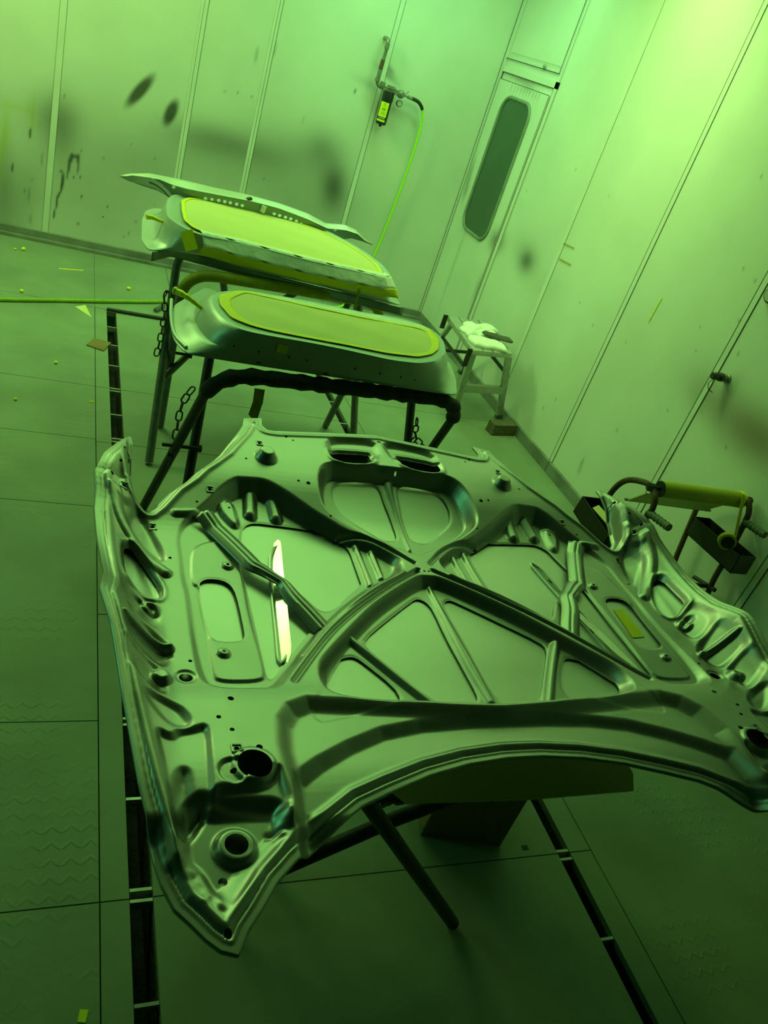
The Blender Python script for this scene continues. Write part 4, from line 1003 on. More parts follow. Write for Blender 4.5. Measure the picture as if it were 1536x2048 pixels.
# ------------------------------------------------------------------ hood
HD = json.loads('''{"notch":[[0.669,1.668],[0.669,1.636],[0.671,1.614],[0.671,1.586],[0.67,1.562],[0.665,1.529],[0.655,1.496],[0.638,1.477],[0.62,1.497],[0.603,1.522],[0.581,1.553],[0.542,1.591],[0.517,1.624],[0.49,1.651],[0.455,1.69],[0.427,1.735],[0.402,1.775],[0.3835,1.815]],"outline":[[0,0.792],[0.0407,0.7913],[0.1258,0.7809],[0.2099,0.7605],[0.2942,0.7301],[0.3553,0.7055],[0.4377,0.6511],[0.488,0.6124],[0.5242,0.5797],[0.5555,0.5399],[0.5757,0.517],[0.5919,0.4891],[0.6118,0.4973],[0.6277,0.5134],[0.6455,0.5375],[0.6614,0.5566],[0.6742,0.5897],[0.6819,0.6208],[0.6857,0.6518],[0.6992,0.7249],[0.7058,0.7789],[0.7115,0.826],[0.7191,0.881],[0.7247,0.9341],[0.7333,1.0031],[0.7504,1.0837],[0.7389,1.1608],[0.7424,1.2288],[0.7479,1.3058],[0.7515,1.3807],[0.7489,1.4458],[0.7522,1.4877],[0.7327,1.5589],[0.7061,1.6121],[0.6764,1.6613],[0.669,1.668],[0.669,1.636],[0.671,1.614],[0.671,1.586],[0.67,1.562],[0.665,1.529],[0.655,1.496],[0.638,1.477],[0.62,1.497],[0.603,1.522],[0.581,1.553],[0.542,1.591],[0.517,1.624],[0.49,1.651],[0.455,1.69],[0.427,1.735],[0.402,1.775],[0.3835,1.815],[0.3763,1.8496],[0.3262,1.8623],[0.3315,1.8263],[0.3206,1.8072],[0.3026,1.8061],[0.1715,1.8272],[0.0013,1.853]],"basins":[[[0.0275,1.6762],[0.1366,1.672],[0.1786,1.6663],[0.1958,1.6314],[0.2012,1.5854],[0.1995,1.5434],[0.1816,1.5193],[0.1428,1.491],[0.102,1.4677],[0.0611,1.4484],[0.0213,1.4261],[-0.0007,1.417]],[[0.5785,1.39],[0.578,1.325],[0.5805,1.2571],[0.5758,1.211],[0.5784,1.127],[0.5791,1.0321],[0.5755,0.972],[0.5636,0.9549],[0.5406,0.9468],[0.4676,0.9533],[0.4566,0.9552],[0.4415,0.9651],[0.4153,0.9979],[0.3668,1.0606],[0.3103,1.1312],[0.2539,1.1918],[0.1815,1.2583],[0.1262,1.2999],[0.091,1.3196],[0.0678,1.3435],[0.0586,1.3784],[0.0754,1.4025],[0.1252,1.4379],[0.1801,1.4553],[0.2189,1.4815],[0.2577,1.5058],[0.2965,1.5371],[0.3273,1.5603],[0.3622,1.5835],[0.3902,1.5827],[0.4182,1.5819],[0.4282,1.58],[0.4584,1.5542],[0.4877,1.5174],[0.5169,1.4876],[0.5531,1.4519],[0.5693,1.423]],[[0.0151,1.3091],[0.0271,1.3082],[0.0975,1.2577],[0.1729,1.1982],[0.2484,1.1207],[0.3018,1.0641],[0.3361,1.0234],[0.3473,0.9984],[0.3505,0.9705],[0.3446,0.9514],[0.3257,0.9393],[0.2608,0.9298],[0.1578,0.9261],[0.1158,0.9218],[-0.0102,0.9159]]],"wcut":[[[0.1607,1.6451],[0.1416,1.663],[0.1116,1.6698],[0.0655,1.6735],[0.0385,1.6733],[0.0257,1.6562],[0.0239,1.6182],[0.0173,1.5621],[0.0167,1.5021],[0.0239,1.4842],[0.0409,1.4783],[0.0629,1.4794],[0.0877,1.5026],[0.1265,1.5339],[0.1524,1.5571],[0.1652,1.5852],[0.169,1.6142]],[[0.422,1.464],[0.4099,1.4809],[0.3898,1.4917],[0.3418,1.4924],[0.2848,1.492],[0.2418,1.4887],[0.2159,1.4765],[0.1901,1.4583],[0.1712,1.4402],[0.1663,1.4192],[0.1676,1.3772],[0.1701,1.3062],[0.1722,1.3002],[0.2336,1.2406],[0.2487,1.2197],[0.2809,1.198],[0.2998,1.2041],[0.3216,1.2413],[0.3434,1.2694],[0.3538,1.2125],[0.3241,1.1653],[0.3232,1.1463],[0.3686,1.0906],[0.4181,1.0239],[0.4423,0.9921],[0.4523,0.9942],[0.4509,1.0572],[0.4481,1.1651],[0.4478,1.2071],[0.4468,1.3581],[0.4231,1.46]],[[0.5496,1.2438],[0.5354,1.2627],[0.5114,1.2686],[0.4884,1.2634],[0.4766,1.2413],[0.4739,1.1963],[0.4755,1.1123],[0.4786,1.0954],[0.4877,1.0864],[0.5297,1.0797],[0.5436,1.0908],[0.5466,1.1028],[0.5491,1.1678]],[[0.0225,1.2518],[0.0406,1.2637],[0.0585,1.2536],[0.148,1.18],[0.2176,1.1185],[0.2224,1.0954],[0.1991,1.0556],[0.1264,0.9471],[0.1004,0.9433],[0.0314,0.9438],[0.0254,0.9468],[0.0195,0.9639],[0.019,1.0299],[0.0207,1.1289],[0.0163,1.2239]],[[0.2562,1.0642],[0.2702,1.0641],[0.2931,1.0549],[0.3881,0.9053],[0.3899,0.8813],[0.3779,0.8734],[0.2981,0.8989],[0.2252,0.9164],[0.2182,0.9265],[0.1944,0.9466],[0.1977,0.9846],[0.2401,1.0473]]],"pcut":[[[0.162,1.7461],[0.0449,1.7583],[0.04,1.7463],[0.0473,1.7063],[0.1204,1.6968],[0.1543,1.7031],[0.1623,1.7151]],[[0.67,1.3113],[0.683,1.3232],[0.694,1.3111],[0.6946,1.2661],[0.6923,1.2152],[0.6822,1.2052],[0.6511,1.1874],[0.6301,1.1906],[0.6273,1.2206],[0.6457,1.2695]]],"slit":[[0.3747,1.3686],[0.3645,1.3986],[0.3493,1.4174],[0.3424,1.4164],[0.3476,1.3774],[0.3571,1.3155],[0.3676,1.2336],[0.3834,1.1267],[0.3887,1.0867],[0.3999,1.0578],[0.417,1.0349],[0.421,1.0399],[0.4084,1.1249],[0.3914,1.2637]],"T1":[[0.4563,0.8582],[0.435,0.891],[0.3989,0.9098],[0.3089,0.9062],[0.198,0.8994],[0.078,0.8945],[-0.048,0.8897]],"T2":[[0.457,0.7462],[0.4108,0.7799],[0.3455,0.8174],[0.2733,0.8499],[0.1902,0.8683],[0.0871,0.8766],[-0.0409,0.8777]],"T3":[[-0.0246,0.8378],[0.1445,0.827],[0.2738,0.7869],[0.3942,0.7308],[0.4644,0.6903],[0.5177,0.6496],[0.5027,0.6525],[0.546,0.6118],[0.5853,0.5731],[0.6054,0.5562],[0.6213,0.5643],[0.6331,0.5944],[0.649,0.6075],[0.662,0.6176],[0.6697,0.6477],[0.6746,0.6717]],"beads":[[[[0.0044,1.698],[-0.005,1.603],[-0.0049,1.443]],0.01,0.008,"W"],[[[0.1501,1.4581],[0.1486,1.383],[0.1501,1.3021],[0.1532,1.2941]],0.009,0.008,"W"],[[[0.1122,1.4308],[0.114,1.3248],[0.115,1.3238]],0.009,0.008,"W"],[[[-0.0041,1.313],[0.001,1.173],[0.0041,1.047],[0.0013,0.936]],0.01,0.008,"W"],[[[0.2556,1.1132],[0.204,1.0376],[0.1343,0.9301]],0.012,0.01,"W"],[[[0.389,1.6047],[0.3987,1.5128]],0.018,0.013,"W"],[[[0.3391,1.5944],[0.3347,1.5133]],0.018,0.013,"W"],[[[0.0199,1.3401],[0.1093,1.2778],[0.2018,1.2044],[0.2542,1.1568],[0.3055,1.1051],[0.358,1.0385],[0.4105,0.9669]],0.008,-0.01,"A"],[[[0.063,1.3284],[0.1554,1.2661],[0.2258,1.2096],[0.2932,1.1511],[0.3416,1.0964],[0.3789,1.0477]],0.007,0.004,"A"],[[[0.1901,1.4573],[0.1261,1.4529],[0.0743,1.4205],[0.0217,1.3662]],0.007,-0.008,"A"],[[[0.712,1.463],[0.6985,1.3861],[0.6641,1.3284],[0.6137,1.2687]],0.016,0.01,"A"],[[[0.7022,1.0571],[0.6261,1.0436]],0.011,0.016,"A"],[[[0.575,1.469],[0.524,1.4747]],0.012,0.008,"A"],[[[0.6752,1.1607],[0.6493,1.1455]],0.012,-0.01,"A"]],"pads":[[[[0.1567,1.7931],[0.0176,1.8101],[0.0118,1.7841],[0.0221,1.7342],[0.0953,1.7117],[0.1503,1.7121],[0.162,1.7441]],0.012,-0.01],[[[0.5636,1.2429],[0.5539,1.3399],[0.5397,1.3738],[0.5015,1.4005],[0.4695,1.3933],[0.4497,1.3691],[0.4522,1.2902],[0.4592,1.1472],[0.4523,0.9962],[0.4754,0.9813],[0.5424,0.9758],[0.5524,0.9889],[0.5466,1.1028],[0.5476,1.2368]],0.003,0.0035],[[[0.4777,1.5163],[0.4565,1.5432],[0.4375,1.5431],[0.4319,1.478],[0.437,1.4611],[0.45,1.4622]],0.008,0.01],[[[0.6765,1.5273],[0.6953,1.4991],[0.7069,1.4401],[0.6809,1.4482],[0.6661,1.4683],[0.6652,1.4823]],0.008,0.008],[[[0.664,1.4604],[0.6876,1.4012],[0.6714,1.3723],[0.6159,1.3057],[0.6111,1.3357],[0.6275,1.3916],[0.6428,1.4355]],0.01,-0.009],[[[0.665,1.3153],[0.6901,1.3302],[0.703,1.3131],[0.6972,1.2091],[0.661,1.1804],[0.6321,1.1876],[0.6264,1.2326]],0.009,-0.007],[[[0.6902,1.1972],[0.7011,1.1831],[0.7048,1.1421],[0.6966,1.1161],[0.6655,1.0963],[0.6455,1.0995],[0.6367,1.1265],[0.6388,1.1475],[0.6521,1.1814]],0.01,-0.009],[[[0.7006,1.1101],[0.7083,1.074],[0.7089,1.023],[0.6979,1.0111],[0.6578,0.9954],[0.6378,0.9955],[0.624,1.0246],[0.6312,1.0616],[0.6674,1.0893]],0.01,-0.009],[[[0.7048,1.0091],[0.7096,0.97],[0.7074,0.95],[0.6813,0.9302],[0.6442,0.9105],[0.6465,0.9545],[0.6527,0.9834]],0.009,-0.008],[[[0.6421,0.8975],[0.6851,0.9082],[0.6699,0.8743],[0.6397,0.8435],[0.6107,0.8467],[0.6199,0.8807]],0.009,-0.008],[[[0.5993,0.7122],[0.5802,0.7201],[0.5252,0.7237],[0.5021,0.7385],[0.492,0.7584],[0.4872,0.7294],[0.4834,0.6914],[0.5045,0.6875],[0.5984,0.6952]],0.01,-0.012],[[[0.6004,0.6952],[0.5764,0.695],[0.5374,0.6948],[0.4984,0.6935],[0.5017,0.6545],[0.547,0.6098],[0.5853,0.5721],[0.6044,0.5602],[0.6183,0.5673],[0.6311,0.6014],[0.646,0.6145],[0.6446,0.6675],[0.6244,0.7024],[0.6093,0.7093]],0.017,-0.03],[[[0.6695,0.8307],[0.6456,0.8185],[0.6324,0.8344],[0.6084,0.8383],[0.5863,0.8471],[0.5928,0.7771],[0.5983,0.7062],[0.6196,0.6693],[0.6397,0.6485],[0.6527,0.6516],[0.6593,0.7106],[0.6628,0.7816]],0.007,-0.008],[[[0.639,0.7545],[0.628,0.7594],[0.6263,0.7084],[0.6266,0.6754],[0.6377,0.6605],[0.6497,0.6515],[0.6557,0.6616],[0.6543,0.7106]],0.012,-0.01]],"strap":[[0.5139,1.4766],[0.4813,1.4204],[0.4507,1.3612],[0.4231,1.306],[0.4181,1.3099],[0.3734,1.2676],[0.3694,1.2676],[0.3547,1.2195],[0.3281,1.1733],[0.3063,1.1311]],"cups":[[0.3455,1.6764,0.031,0.014,0.022,0],[0.4801,1.3144,0.014,0.008,0.006,0.004],[0.5259,1.0477,0.014,0.008,0.006,0.004],[0.5718,0.637,0.034,0.022,0.012,0.0165],[0.528,0.7587,0.036,0.032,0.004,0.0265],[0.562,0.7499,0.024,0.02,-0.005,0.005],[0.6045,0.9692,0.02,0.015,-0.003,0.0115],[0.6518,1.1494,0.022,0.008,0.014,0],[0.6475,0.9565,0.022,0.008,0.014,0]],"holes":[[0.599,1.3222,0.004],[0.6831,1.5978,0.005],[0.6985,1.5399,0.004],[0.7168,1.497,0.004],[0.5277,1.5077,0.0035],[0.3976,1.6628,0.0035],[0.3575,1.8205,0.0035],[0.2481,1.5997,0.006],[0.2057,1.5044,0.0035],[0.0184,1.6891,0.0035],[-0.0024,1.811,0.004],[0.2758,1.7759,0.004],[0.5922,1.0121,0.004],[0.5399,0.9068,0.006],[0.5672,0.862,0.0045],[0.5504,0.8329,0.0045],[0.5507,0.7909,0.005],[0.5137,0.7946,0.006],[0.5951,0.5902,0.007],[0.6007,0.5152,0.006],[0.0059,1.336,0.0035],[0.6273,1.4224,0.005],[0.4954,1.5475,0.005],[0.6919,1.4808,0.005],[0.3542,1.7305,0.005],[0.4496,1.5191,0.0035],[0.2589,1.7648,0.0035],[0.273,1.6039,0.004],[0.3423,1.4244,0.003]],"tape":[[0.4954,1.2305],[0.5264,1.2273],[0.5227,1.1273],[0.4877,1.1266]]}''')
def ip(v,t):
    a=np.array(t);return np.interp(v,a[:,0],a[:,1])
def sm(x):
    x=np.clip(x,0,1);return x*x*(3-2*x)
F_W=[(.45,.035),(.8,.020),(.9,.010),(1.0,.004),(1.15,.001),(1.35,.0),(1.45,.003),(1.52,.008),(1.6,.027),(1.7,.058),(1.86,.085)]
F_P=[(.45,.908),(.6,.904),(.76,.900),(.85,.888),(.906,.883),(.97,.866),(1.1,.853),(1.33,.847),(1.43,.850),(1.5,.867),(1.6,.895),(1.7,.913),(1.75,.917),(1.86,.925)]
F_K=[(.45,.03),(.8,.018),(.9,.022),(1.0,.014),(1.1,.008),(1.3,.006),(1.4,.007),(1.5,.006),(1.6,.002),(1.86,.0)]
F_E=[(.45,.890),(.6,.91),(.7,.925),(.8,.94),(.9,.955),(1.0,.968),(1.08,.969),(1.12,.959),(1.17,.938),(1.24,.92),(1.31,.914),(1.385,.918),(1.45,.93),(1.49,.945),(1.56,.947),(1.62,.939),(1.68,.938)]
def smooth_ip(v,t,h=.03):
    return (ip(v-h,t)+ip(v,t)+ip(v+h,t)+ip(v-h/2,t)+ip(v+h/2,t))/5
def ZW(u,v):
    return .816+.085*u*u+smooth_ip(v,F_W)
def ZP(u,v):
    return smooth_ip(v,F_P)-smooth_ip(v,F_K)*(1-np.clip(u/.55,0,1)**2)
def wingw(u,v):
    a=np.interp(v,[1.3,1.43,1.5,1.6],[.615,.62,.60,.56]);b=np.interp(v,[1.3,1.43,1.5,1.6],[.76,.755,.76,.70])
    return sm((u-a)/(b-a))**1.15
def ZG(u,v):
    p=ZP(u,v);return p+(smooth_ip(v,F_E)-p)*wingw(u,v)
def ZS(u,v):   # outer skin
    w=wingw(u,v)
    return (ZW(u,v)-.0045)*(1-w)+(ZG(u,v)-.014)*w

def sdf_poly(u, v, P, pad=0.08):
    P = np.asarray(P, float)
    out = np.full(u.shape, pad)
    lo = P.min(0) - pad; hi = P.max(0) + pad
    m_ = (u >= lo[0]) & (u <= hi[0]) & (v >= lo[1]) & (v <= hi[1])
    if not m_.any():
        return out
    x = u[m_]; y = v[m_]
    d = np.full(x.shape, 1e9); s = np.ones(x.shape)
    n_ = len(P)
    for i in range(n_):
        a = P[i]; b = P[(i + 1) % n_]
        e = b - a; wxx = x - a[0]; wy = y - a[1]
        t_ = np.clip((wxx * e[0] + wy * e[1]) / (e @ e + 1e-12), 0, 1)
        d = np.minimum(d, (wxx - e[0] * t_) ** 2 + (wy - e[1] * t_) ** 2)
        c1 = y >= a[1]; c2 = y < b[1]; c3 = e[0] * wy > e[1] * wxx
        fl_ = (c1 & c2 & c3) | (~c1 & ~c2 & ~c3)
        s[fl_] *= -1
    out[m_] = np.sqrt(d) * s
    return out
def dist_line(u, v, P, pad=0.05):
    P = np.asarray(P, float)
    out = np.full(u.shape, 1.0)
    lo = P.min(0) - pad; hi = P.max(0) + pad
    m_ = (u >= lo[0]) & (u <= hi[0]) & (v >= lo[1]) & (v <= hi[1])
    x = u[m_]; y = v[m_]
    d = np.full(x.shape, 1e9)
    for a, b in zip(P[:-1], P[1:]):
        e = b - a
        t_ = np.clip(((x - a[0]) * e[0] + (y - a[1]) * e[1]) / (e @ e + 1e-12), 0, 1)
        d = np.minimum(d, np.hypot(x - a[0] - e[0] * t_, y - a[1] - e[1] * t_))
    out[m_] = d
    return out
def chaikin(P, it=2, closed=True):
    P = np.asarray(P, float)
    for _ in range(it):
        if closed:
            Qn = np.roll(P, -1, 0)
            P = np.stack([P * .75 + Qn * .25, P * .25 + Qn * .75], 1).reshape(-1, 2)
        else:
            A_ = P[:-1]; B_ = P[1:]
            P = np.vstack([P[:1], np.stack([A_ * .75 + B_ * .25, A_ * .25 + B_ * .75], 1).reshape(-1, 2), P[-1:]])
    return P
def mirror_close(P):
    P = np.asarray(P, float)
    M_ = P[::-1].copy(); M_[:, 0] *= -1
    return np.vstack([P, M_])
def trimc(P):
    P = [tuple(p) for p in P]
    if abs(P[0][0]) < .06:
        v0 = P[0][1]
        while P[0][0] < .02:
            v0 = P[0][1]; P = P[1:]
        P = [(0, v0)] + P
    if abs(P[-1][0]) < .06:
        v0 = P[-1][1]
        while P[-1][0] < .02:
            v0 = P[-1][1]; P = P[:-1]
        P = P + [(0, v0)]
    return P
OUT = np.asarray(HD['outline'], float)
OUTF = mirror_close(OUT)
inside = lambda s, w_: sm(.5 - s / (2 * w_))
def hood_height(u, v):
    W_ = ZW(u, v); P_ = ZP(u, v)
    mk = np.ones_like(u)
    for i, P in enumerate(HD['basins']):
        PP = chaikin(mirror_close(trimc(P)) if i != 1 else P, 2)
        s = sdf_poly(u, v, PP, .1) - (.010 if i == 0 else 0)
        mk = np.minimum(mk, 1 - inside(s, (0.26 if i == 0 else 0.40) * np.clip(P_ - W_, 0.01, .09) + 0.004))
    z = W_ * (1 - mk) + P_ * mk
    g = wingw(u, v)
    z = z + (smooth_ip(v, F_E) - P_) * g
    for P, w_, h in HD['pads']:
        z = z + h * inside(sdf_poly(u, v, chaikin(P, 2)), w_)
    def terr(P, w_, h, side=False):
        z_ = 0
        P = np.asarray(P, float)
        A_ = np.vstack([P, [[P[-1][0], P[-1][1]]]])
        return A_
    L0 = HD['T1']
    def region(P, ext):
        P = trimc(P)
        full = P + [(-p[0], p[1]) for p in P[::-1]]
        return np.array([(ext, 0.2)] + [(ext, P[0][1] - .06)] + full + [(-ext, P[0][1] - .06), (-ext, 0.2)])
    for P, w_, h in ((HD['T1'], .020, -.018), (HD['T2'], .015, -.014)):
        R_ = region(P, P[0][0] + 0.012)
        z = z + h * inside(sdf_poly(u, v, R_, .6), w_)
    P = trimc(HD['T3'])
    full = [(-p[0], p[1]) for p in P[::-1]] + P
    R_ = np.array([(-1.2, P[-1][1])] + full + [(1.2, P[-1][1]), (1.2, 0.1), (-1.2, 0.1)])
    fade = sm((P[-1][1] + 0.02 - v) / 0.05)
    z = z - .019 * inside(sdf_poly(u, v, R_, .6), .013) * fade
    for P, w_, h, lv_ in HD['beads']:
        d = dist_line(u, v, chaikin(P, 2, False) if len(P) > 2 else P)
        pr_ = (1 - np.clip(d / w_, 0, 1) ** 2) ** (1.0 if h > 0 else 1.5)
        z = np.where(pr_ > 0, np.maximum(z, W_ + h * pr_), z) if lv_ == 'W' else z + h * pr_
    for cu_, cv_, rb, rt, h, rh in HD['cups']:
        r = np.hypot(np.abs(u) - abs(cu_), v - cv_)
        z = z + h * sm((rb - r) / (rb - rt))
    for P in HD['pcut']:
        s = sdf_poly(u, v, chaikin(P, 1))
        z = z + 0.003 * np.exp(-((s - .010) / .006) ** 2) - 0.004 * inside(s - .004, .004)
    for P in HD['wcut']:
        s = sdf_poly(u, v, chaikin(P, 1))
        z = z - 0.001 * inside(s - .004, .003)
    # hemmed rim
    d = -sdf_poly(u, v, OUTF, .9)
    z = z - .004 * np.clip((.014 - d) / .004, 0, 1) - .0045 * np.exp(-((d - .016) / .0025) ** 2) + .004 * np.exp(-((d - .027) / .006) ** 2)
    # the headlight cut-out edge turns down as a flange
    dn = dist_line(np.abs(u), v, HD['notch'])
    Dw = np.interp(v, [1.45, 1.49, 1.53, 1.57, 1.60, 1.64, 1.665], [.012, .022, .042, .045, .026, .006, 0])
    Dd = np.interp(u, [.40, .47, .56, .62], [0, .018, .022, .014])
    wm = sm((np.abs(u) - .600 - (v - 1.47) * .25) / .03)
    z = z - (Dw * wm + Dd * (1 - wm)) * sm((.016 - dn) / .013)
    return z, d
step = 0.0025
uu = np.arange(0, 0.7701, step); vv = np.arange(0.46, 1.8801, step)
U, Vv = np.meshgrid(uu, vv)
Zh, Dr = hood_height(U, Vv)
KK = Dr.copy()
BS = [sdf_poly(U, Vv, chaikin(mirror_close(trimc(P)) if i != 1 else P, 2), .1) for i, P in enumerate(HD['basins'])]
for i, P in enumerate(HD['wcut']):
    KK = np.minimum(KK, np.maximum(sdf_poly(U, Vv, chaikin(P, 1)), BS[(0, 1, 1, 2, 2)[i]] + (-.002 if i == 0 else .010)))
for P in HD['pcut']:
    KK = np.minimum(KK, sdf_poly(U, Vv, chaikin(P, 1)))
for cu_, cv_, rb, rt, h, rh in HD['cups']:
    if rh > 0:
        KK = np.minimum(KK, np.hypot(U - abs(cu_), Vv - cv_) - rh)
for cu_, cv_, r in HD['holes']:
    KK = np.minimum(KK, np.hypot(U - abs(cu_), Vv - cv_) - r * 0.9)
# full grid from the half
def fullg(A_, neg=False):
    return np.hstack([(-A_ if neg else A_)[:, :0:-1], A_])
UF = fullg(U, True); VF = fullg(Vv); ZF = fullg(Zh); KF = fullg(KK)
HO = (0.86, 0.75, 0.0)
hood = thing('car_hood', 'silver grey car hood lying upside down showing its ribbed inner frame', 'car hood', HO, 0.007)
Q, F3, nw = marching(UF, VF, KF)
o = mesh_from('inner_frame', np.stack([UF, VF - 0.75, ZF], -1).reshape(-1, 3), Q, F3, nw, HOODM, hood)
# outer skin (below)
st2 = 0.006
uu = np.arange(-0.774, 0.7741, st2); vv = np.arange(0.46, 1.8801, st2)
US, VS = np.meshgrid(uu, vv)
ua = np.abs(US)
ZI, DS = hood_height(ua, VS)
zs = np.minimum(ZS(ua, VS), ZP(ua, VS) - .010 + (smooth_ip(VS, F_E) - ZP(ua, VS)) * wingw(ua, VS))
k_ = sm((.035 - DS) / .03)
zs = np.minimum(zs * (1 - k_) + (ZI - .006) * k_, ZI - .0045)
KS = DS + 0.001
slit = chaikin(HD['slit'], 1)
KS2 = np.minimum(KS, sdf_poly(ua, VS, np.abs(slit)))
Q, F3, nw = marching(US, VS, KS2)
mesh_from('outer_skin', np.stack([US, VS - 0.75, zs], -1).reshape(-1, 3), Q, F3, nw, SKINM, hood)
# folded hem joining both sheets along the outline
OD = resample(OUTF, 1400)
zi, dd = hood_height(np.abs(OD[:, 0]) , OD[:, 1])
C0 = OD.mean(0)
T_ = np.roll(OD, -1, 0) - np.roll(OD, 1, 0)
Nn = np.stack([T_[:, 1], -T_[:, 0]], 1); Nn /= np.linalg.norm(Nn, axis=1)[:, None] + 1e-9
sg = 1.0 if (sdf_poly(OD[:, 0] + Nn[:, 0] * .003, OD[:, 1] + Nn[:, 1] * .003, OUTF, .9).mean() > 0) else -1.0
Nn = Nn * sg
ringsH = []
for off, dz in ((-.0008, 0.0002), (.0012, -.0008), (.0022, -.004), (.0012, -.0072), (-.0015, -.0075)):
    ringsH.append(np.concatenate([OD + Nn * off - [0, .75], (zi + dz)[:, None]], 1))
loft('folded_hem', ringsH, HOODM, hood, cap=False)
# vent blades in the two slits
def slit_ring(side, inset_):
    A_ = resample(slit, 80)
    A_ = np.abs(A_) * [1, 1]
    c = A_.mean(0)
    A_ = c + (A_ - c) * inset_
    return A_
TILT_U, TILT_V = 0.556, -0.094  # tilt set so the left blade mirrors the left lamp toward the camera
for side in (-1, 1):
    A_ = slit_ring(side, 1.12)
    c = A_.mean(0)
    zc = float(np.interp(0, [0], [0])) + float(ZS(np.array([c[0]]), np.array([c[1]]))[0])
    x = A_[:, 0] * side
    zz = zc + 0.002 + (x - c[0] * side) * (-side) * (TILT_U if side < 0 else 0.10) + (A_[:, 1] - c[1]) * TILT_V
    raw('vent_blade', np.stack([x, A_[:, 1] - .75, zz], 1), [tuple(range(80))], MIRR, hood)
    B_ = slit_ring(side, 1.0)
    zr = ZS(np.abs(B_[:, 0]), B_[:, 1])
    mb = MB(); mb.tube([(B_[i, 0] * side, B_[i, 1] - .75, zr[i] + .001) for i in range(80)], 0.0035, 8, closed=True)
    mb.build('vent_rim', SKINM, hood, smooth=True)
# diagonal hat section straps
SP = chaikin(HD['strap'], 2, False)
SP = resample(SP, 60, False)
for side in (-1, 1):
    prof = [(-.024, 0), (-.016, .001), (-.010, .008), (-.003, .008), (0, .0055), (.003, .008), (.010, .008), (.016, .001), (.024, 0)]
    T_ = np.gradient(SP, axis=0); T_ /= np.linalg.norm(T_, axis=1)[:, None]
    V = []
    for i in range(60):
        k = i / 59
        base = float(max(ZW(np.array([abs(SP[i, 0])]), np.array([SP[i, 1]]))[0] + .004 + .011 * math.sin(math.pi * k), 0))
        if i < 6:
            base += 0.012 * (1 - i / 6)
        tw = 0.5 * math.exp(-((k - .62) / .12) ** 2)
        for a, h in prof:
            nx, ny = -T_[i, 1], T_[i, 0]
            V.append(((abs(SP[i, 0]) * side) + side * (-nx if SP[0, 0] < 0 else nx) * a * (1 - tw * .3), SP[i, 1] - .75 + ny * a * (1 - tw * .3), base + h + tw * a * .4))
    Fc = []
    n = len(prof)
    for i in range(59):
        for k in range(n - 1):
            f = (i * n + k, i * n + k + 1, (i + 1) * n + k + 1, (i + 1) * n + k)
            Fc.append(f if side < 0 else f[::-1])
    o = raw('diagonal_strap', V, Fc, HOODM, hood, True)
    md = o.modifiers.new('solidify', 'SOLIDIFY'); md.thickness = 0.0015
    o.data.set_sharp_from_angle(angle=math.radians(50))
# square clip nuts
for cu_, cv_ in [(h[0], h[1]) for h in HD['holes'] if abs(h[2] - .005) < 1e-6]:
    for s_ in (-1, 1):
        mb = MB()
        uu_ = abs(cu_)
        for q in range(4):
            a = math.pi / 2 * q
            P_ = [(uu_ + .009 * math.cos(a + b_ * math.pi / 4) * 1.2, cv_ + .009 * math.sin(a + b_ * math.pi / 4) * 1.2) for b_ in (-1, 1)]
            Z_ = [float(hood_height(np.array([[p[0]]]), np.array([[p[1]]]))[0][0, 0]) + .0012 for p in P_]
            mb.bar((s_ * P_[0][0], P_[0][1] - .75, Z_[0]), (s_ * P_[1][0], P_[1][1] - .75, Z_[1]), .0022, .0022)
        mb.build('clip_nut', HOODM, hood)
# tape piece on the right inner panel
TP = np.abs(np.asarray(HD['tape'], float))
V = []
for u_, v_ in TP:
    z_ = float(ZW(np.array([u_]), np.array([v_]))[0]) - .0032
    V.append((u_ - .5, v_ - 1.15, z_))
o = raw('tape_strip', V + [(a, b, c + .0006) for a, b, c in V], [(3, 2, 1, 0), (4, 5, 6, 7), (0, 1, 5, 4), (1, 2, 6, 5), (2, 3, 7, 6), (3, 0, 4, 7)], TAPE)
o.location = (0.86 + 0.5 - .007 * .4, 0.75 + 0.40 + .007 * .5, 0); o.rotation_euler = (0, 0, 0.007)
tag(o, 'yellow tape rectangle stuck on right inner panel of the hood', 'tape')

# ------------------------------------------------------------------ stand and box under the hood
s3, o3 = stand('panel_stand', 'dark tube stand under the car hood with a paper wrapped bar', (0.50, 1.00, 0.01), (0.62, 1.12, 0.01),
      ((0.50, 1.46, 0.73), (0.62, 1.47, 0.73)), (((0.62, 0.80, 0.735), (1.14, 0.81, 0.735)), ((0.52, 1.40, 0.01), (0.98, 1.40, 0.01))), 0.016, (DTUBE, DTUBE), 0.022, FOAM,
      [[(0.70, 0.94, 0.52), (0.80, 0.97, 0.49), (0.92, 1.0, 0.49), (1.04, 1.02, 0.50)]])
for P in ([(0.61, 0.86, 0.66), (1.08, 0.925, 0.014)], [(0.40, 0.90, 0.30), (0.80, 0.98, 0.40), (1.10, 1.00, 0.52)]):
    mb = MB(); mb.tube(rel(P, o3), 0.017, 12); mb.build('brace_tube', DTUBE, s3, smooth=True)
mb = MB()
Pw = [(0.62, 0.790, 0.762), (0.70, 0.775, 0.765), (0.927, 0.770, 0.765), (1.150, 0.772, 0.765), (1.16, 0.80, 0.765)]
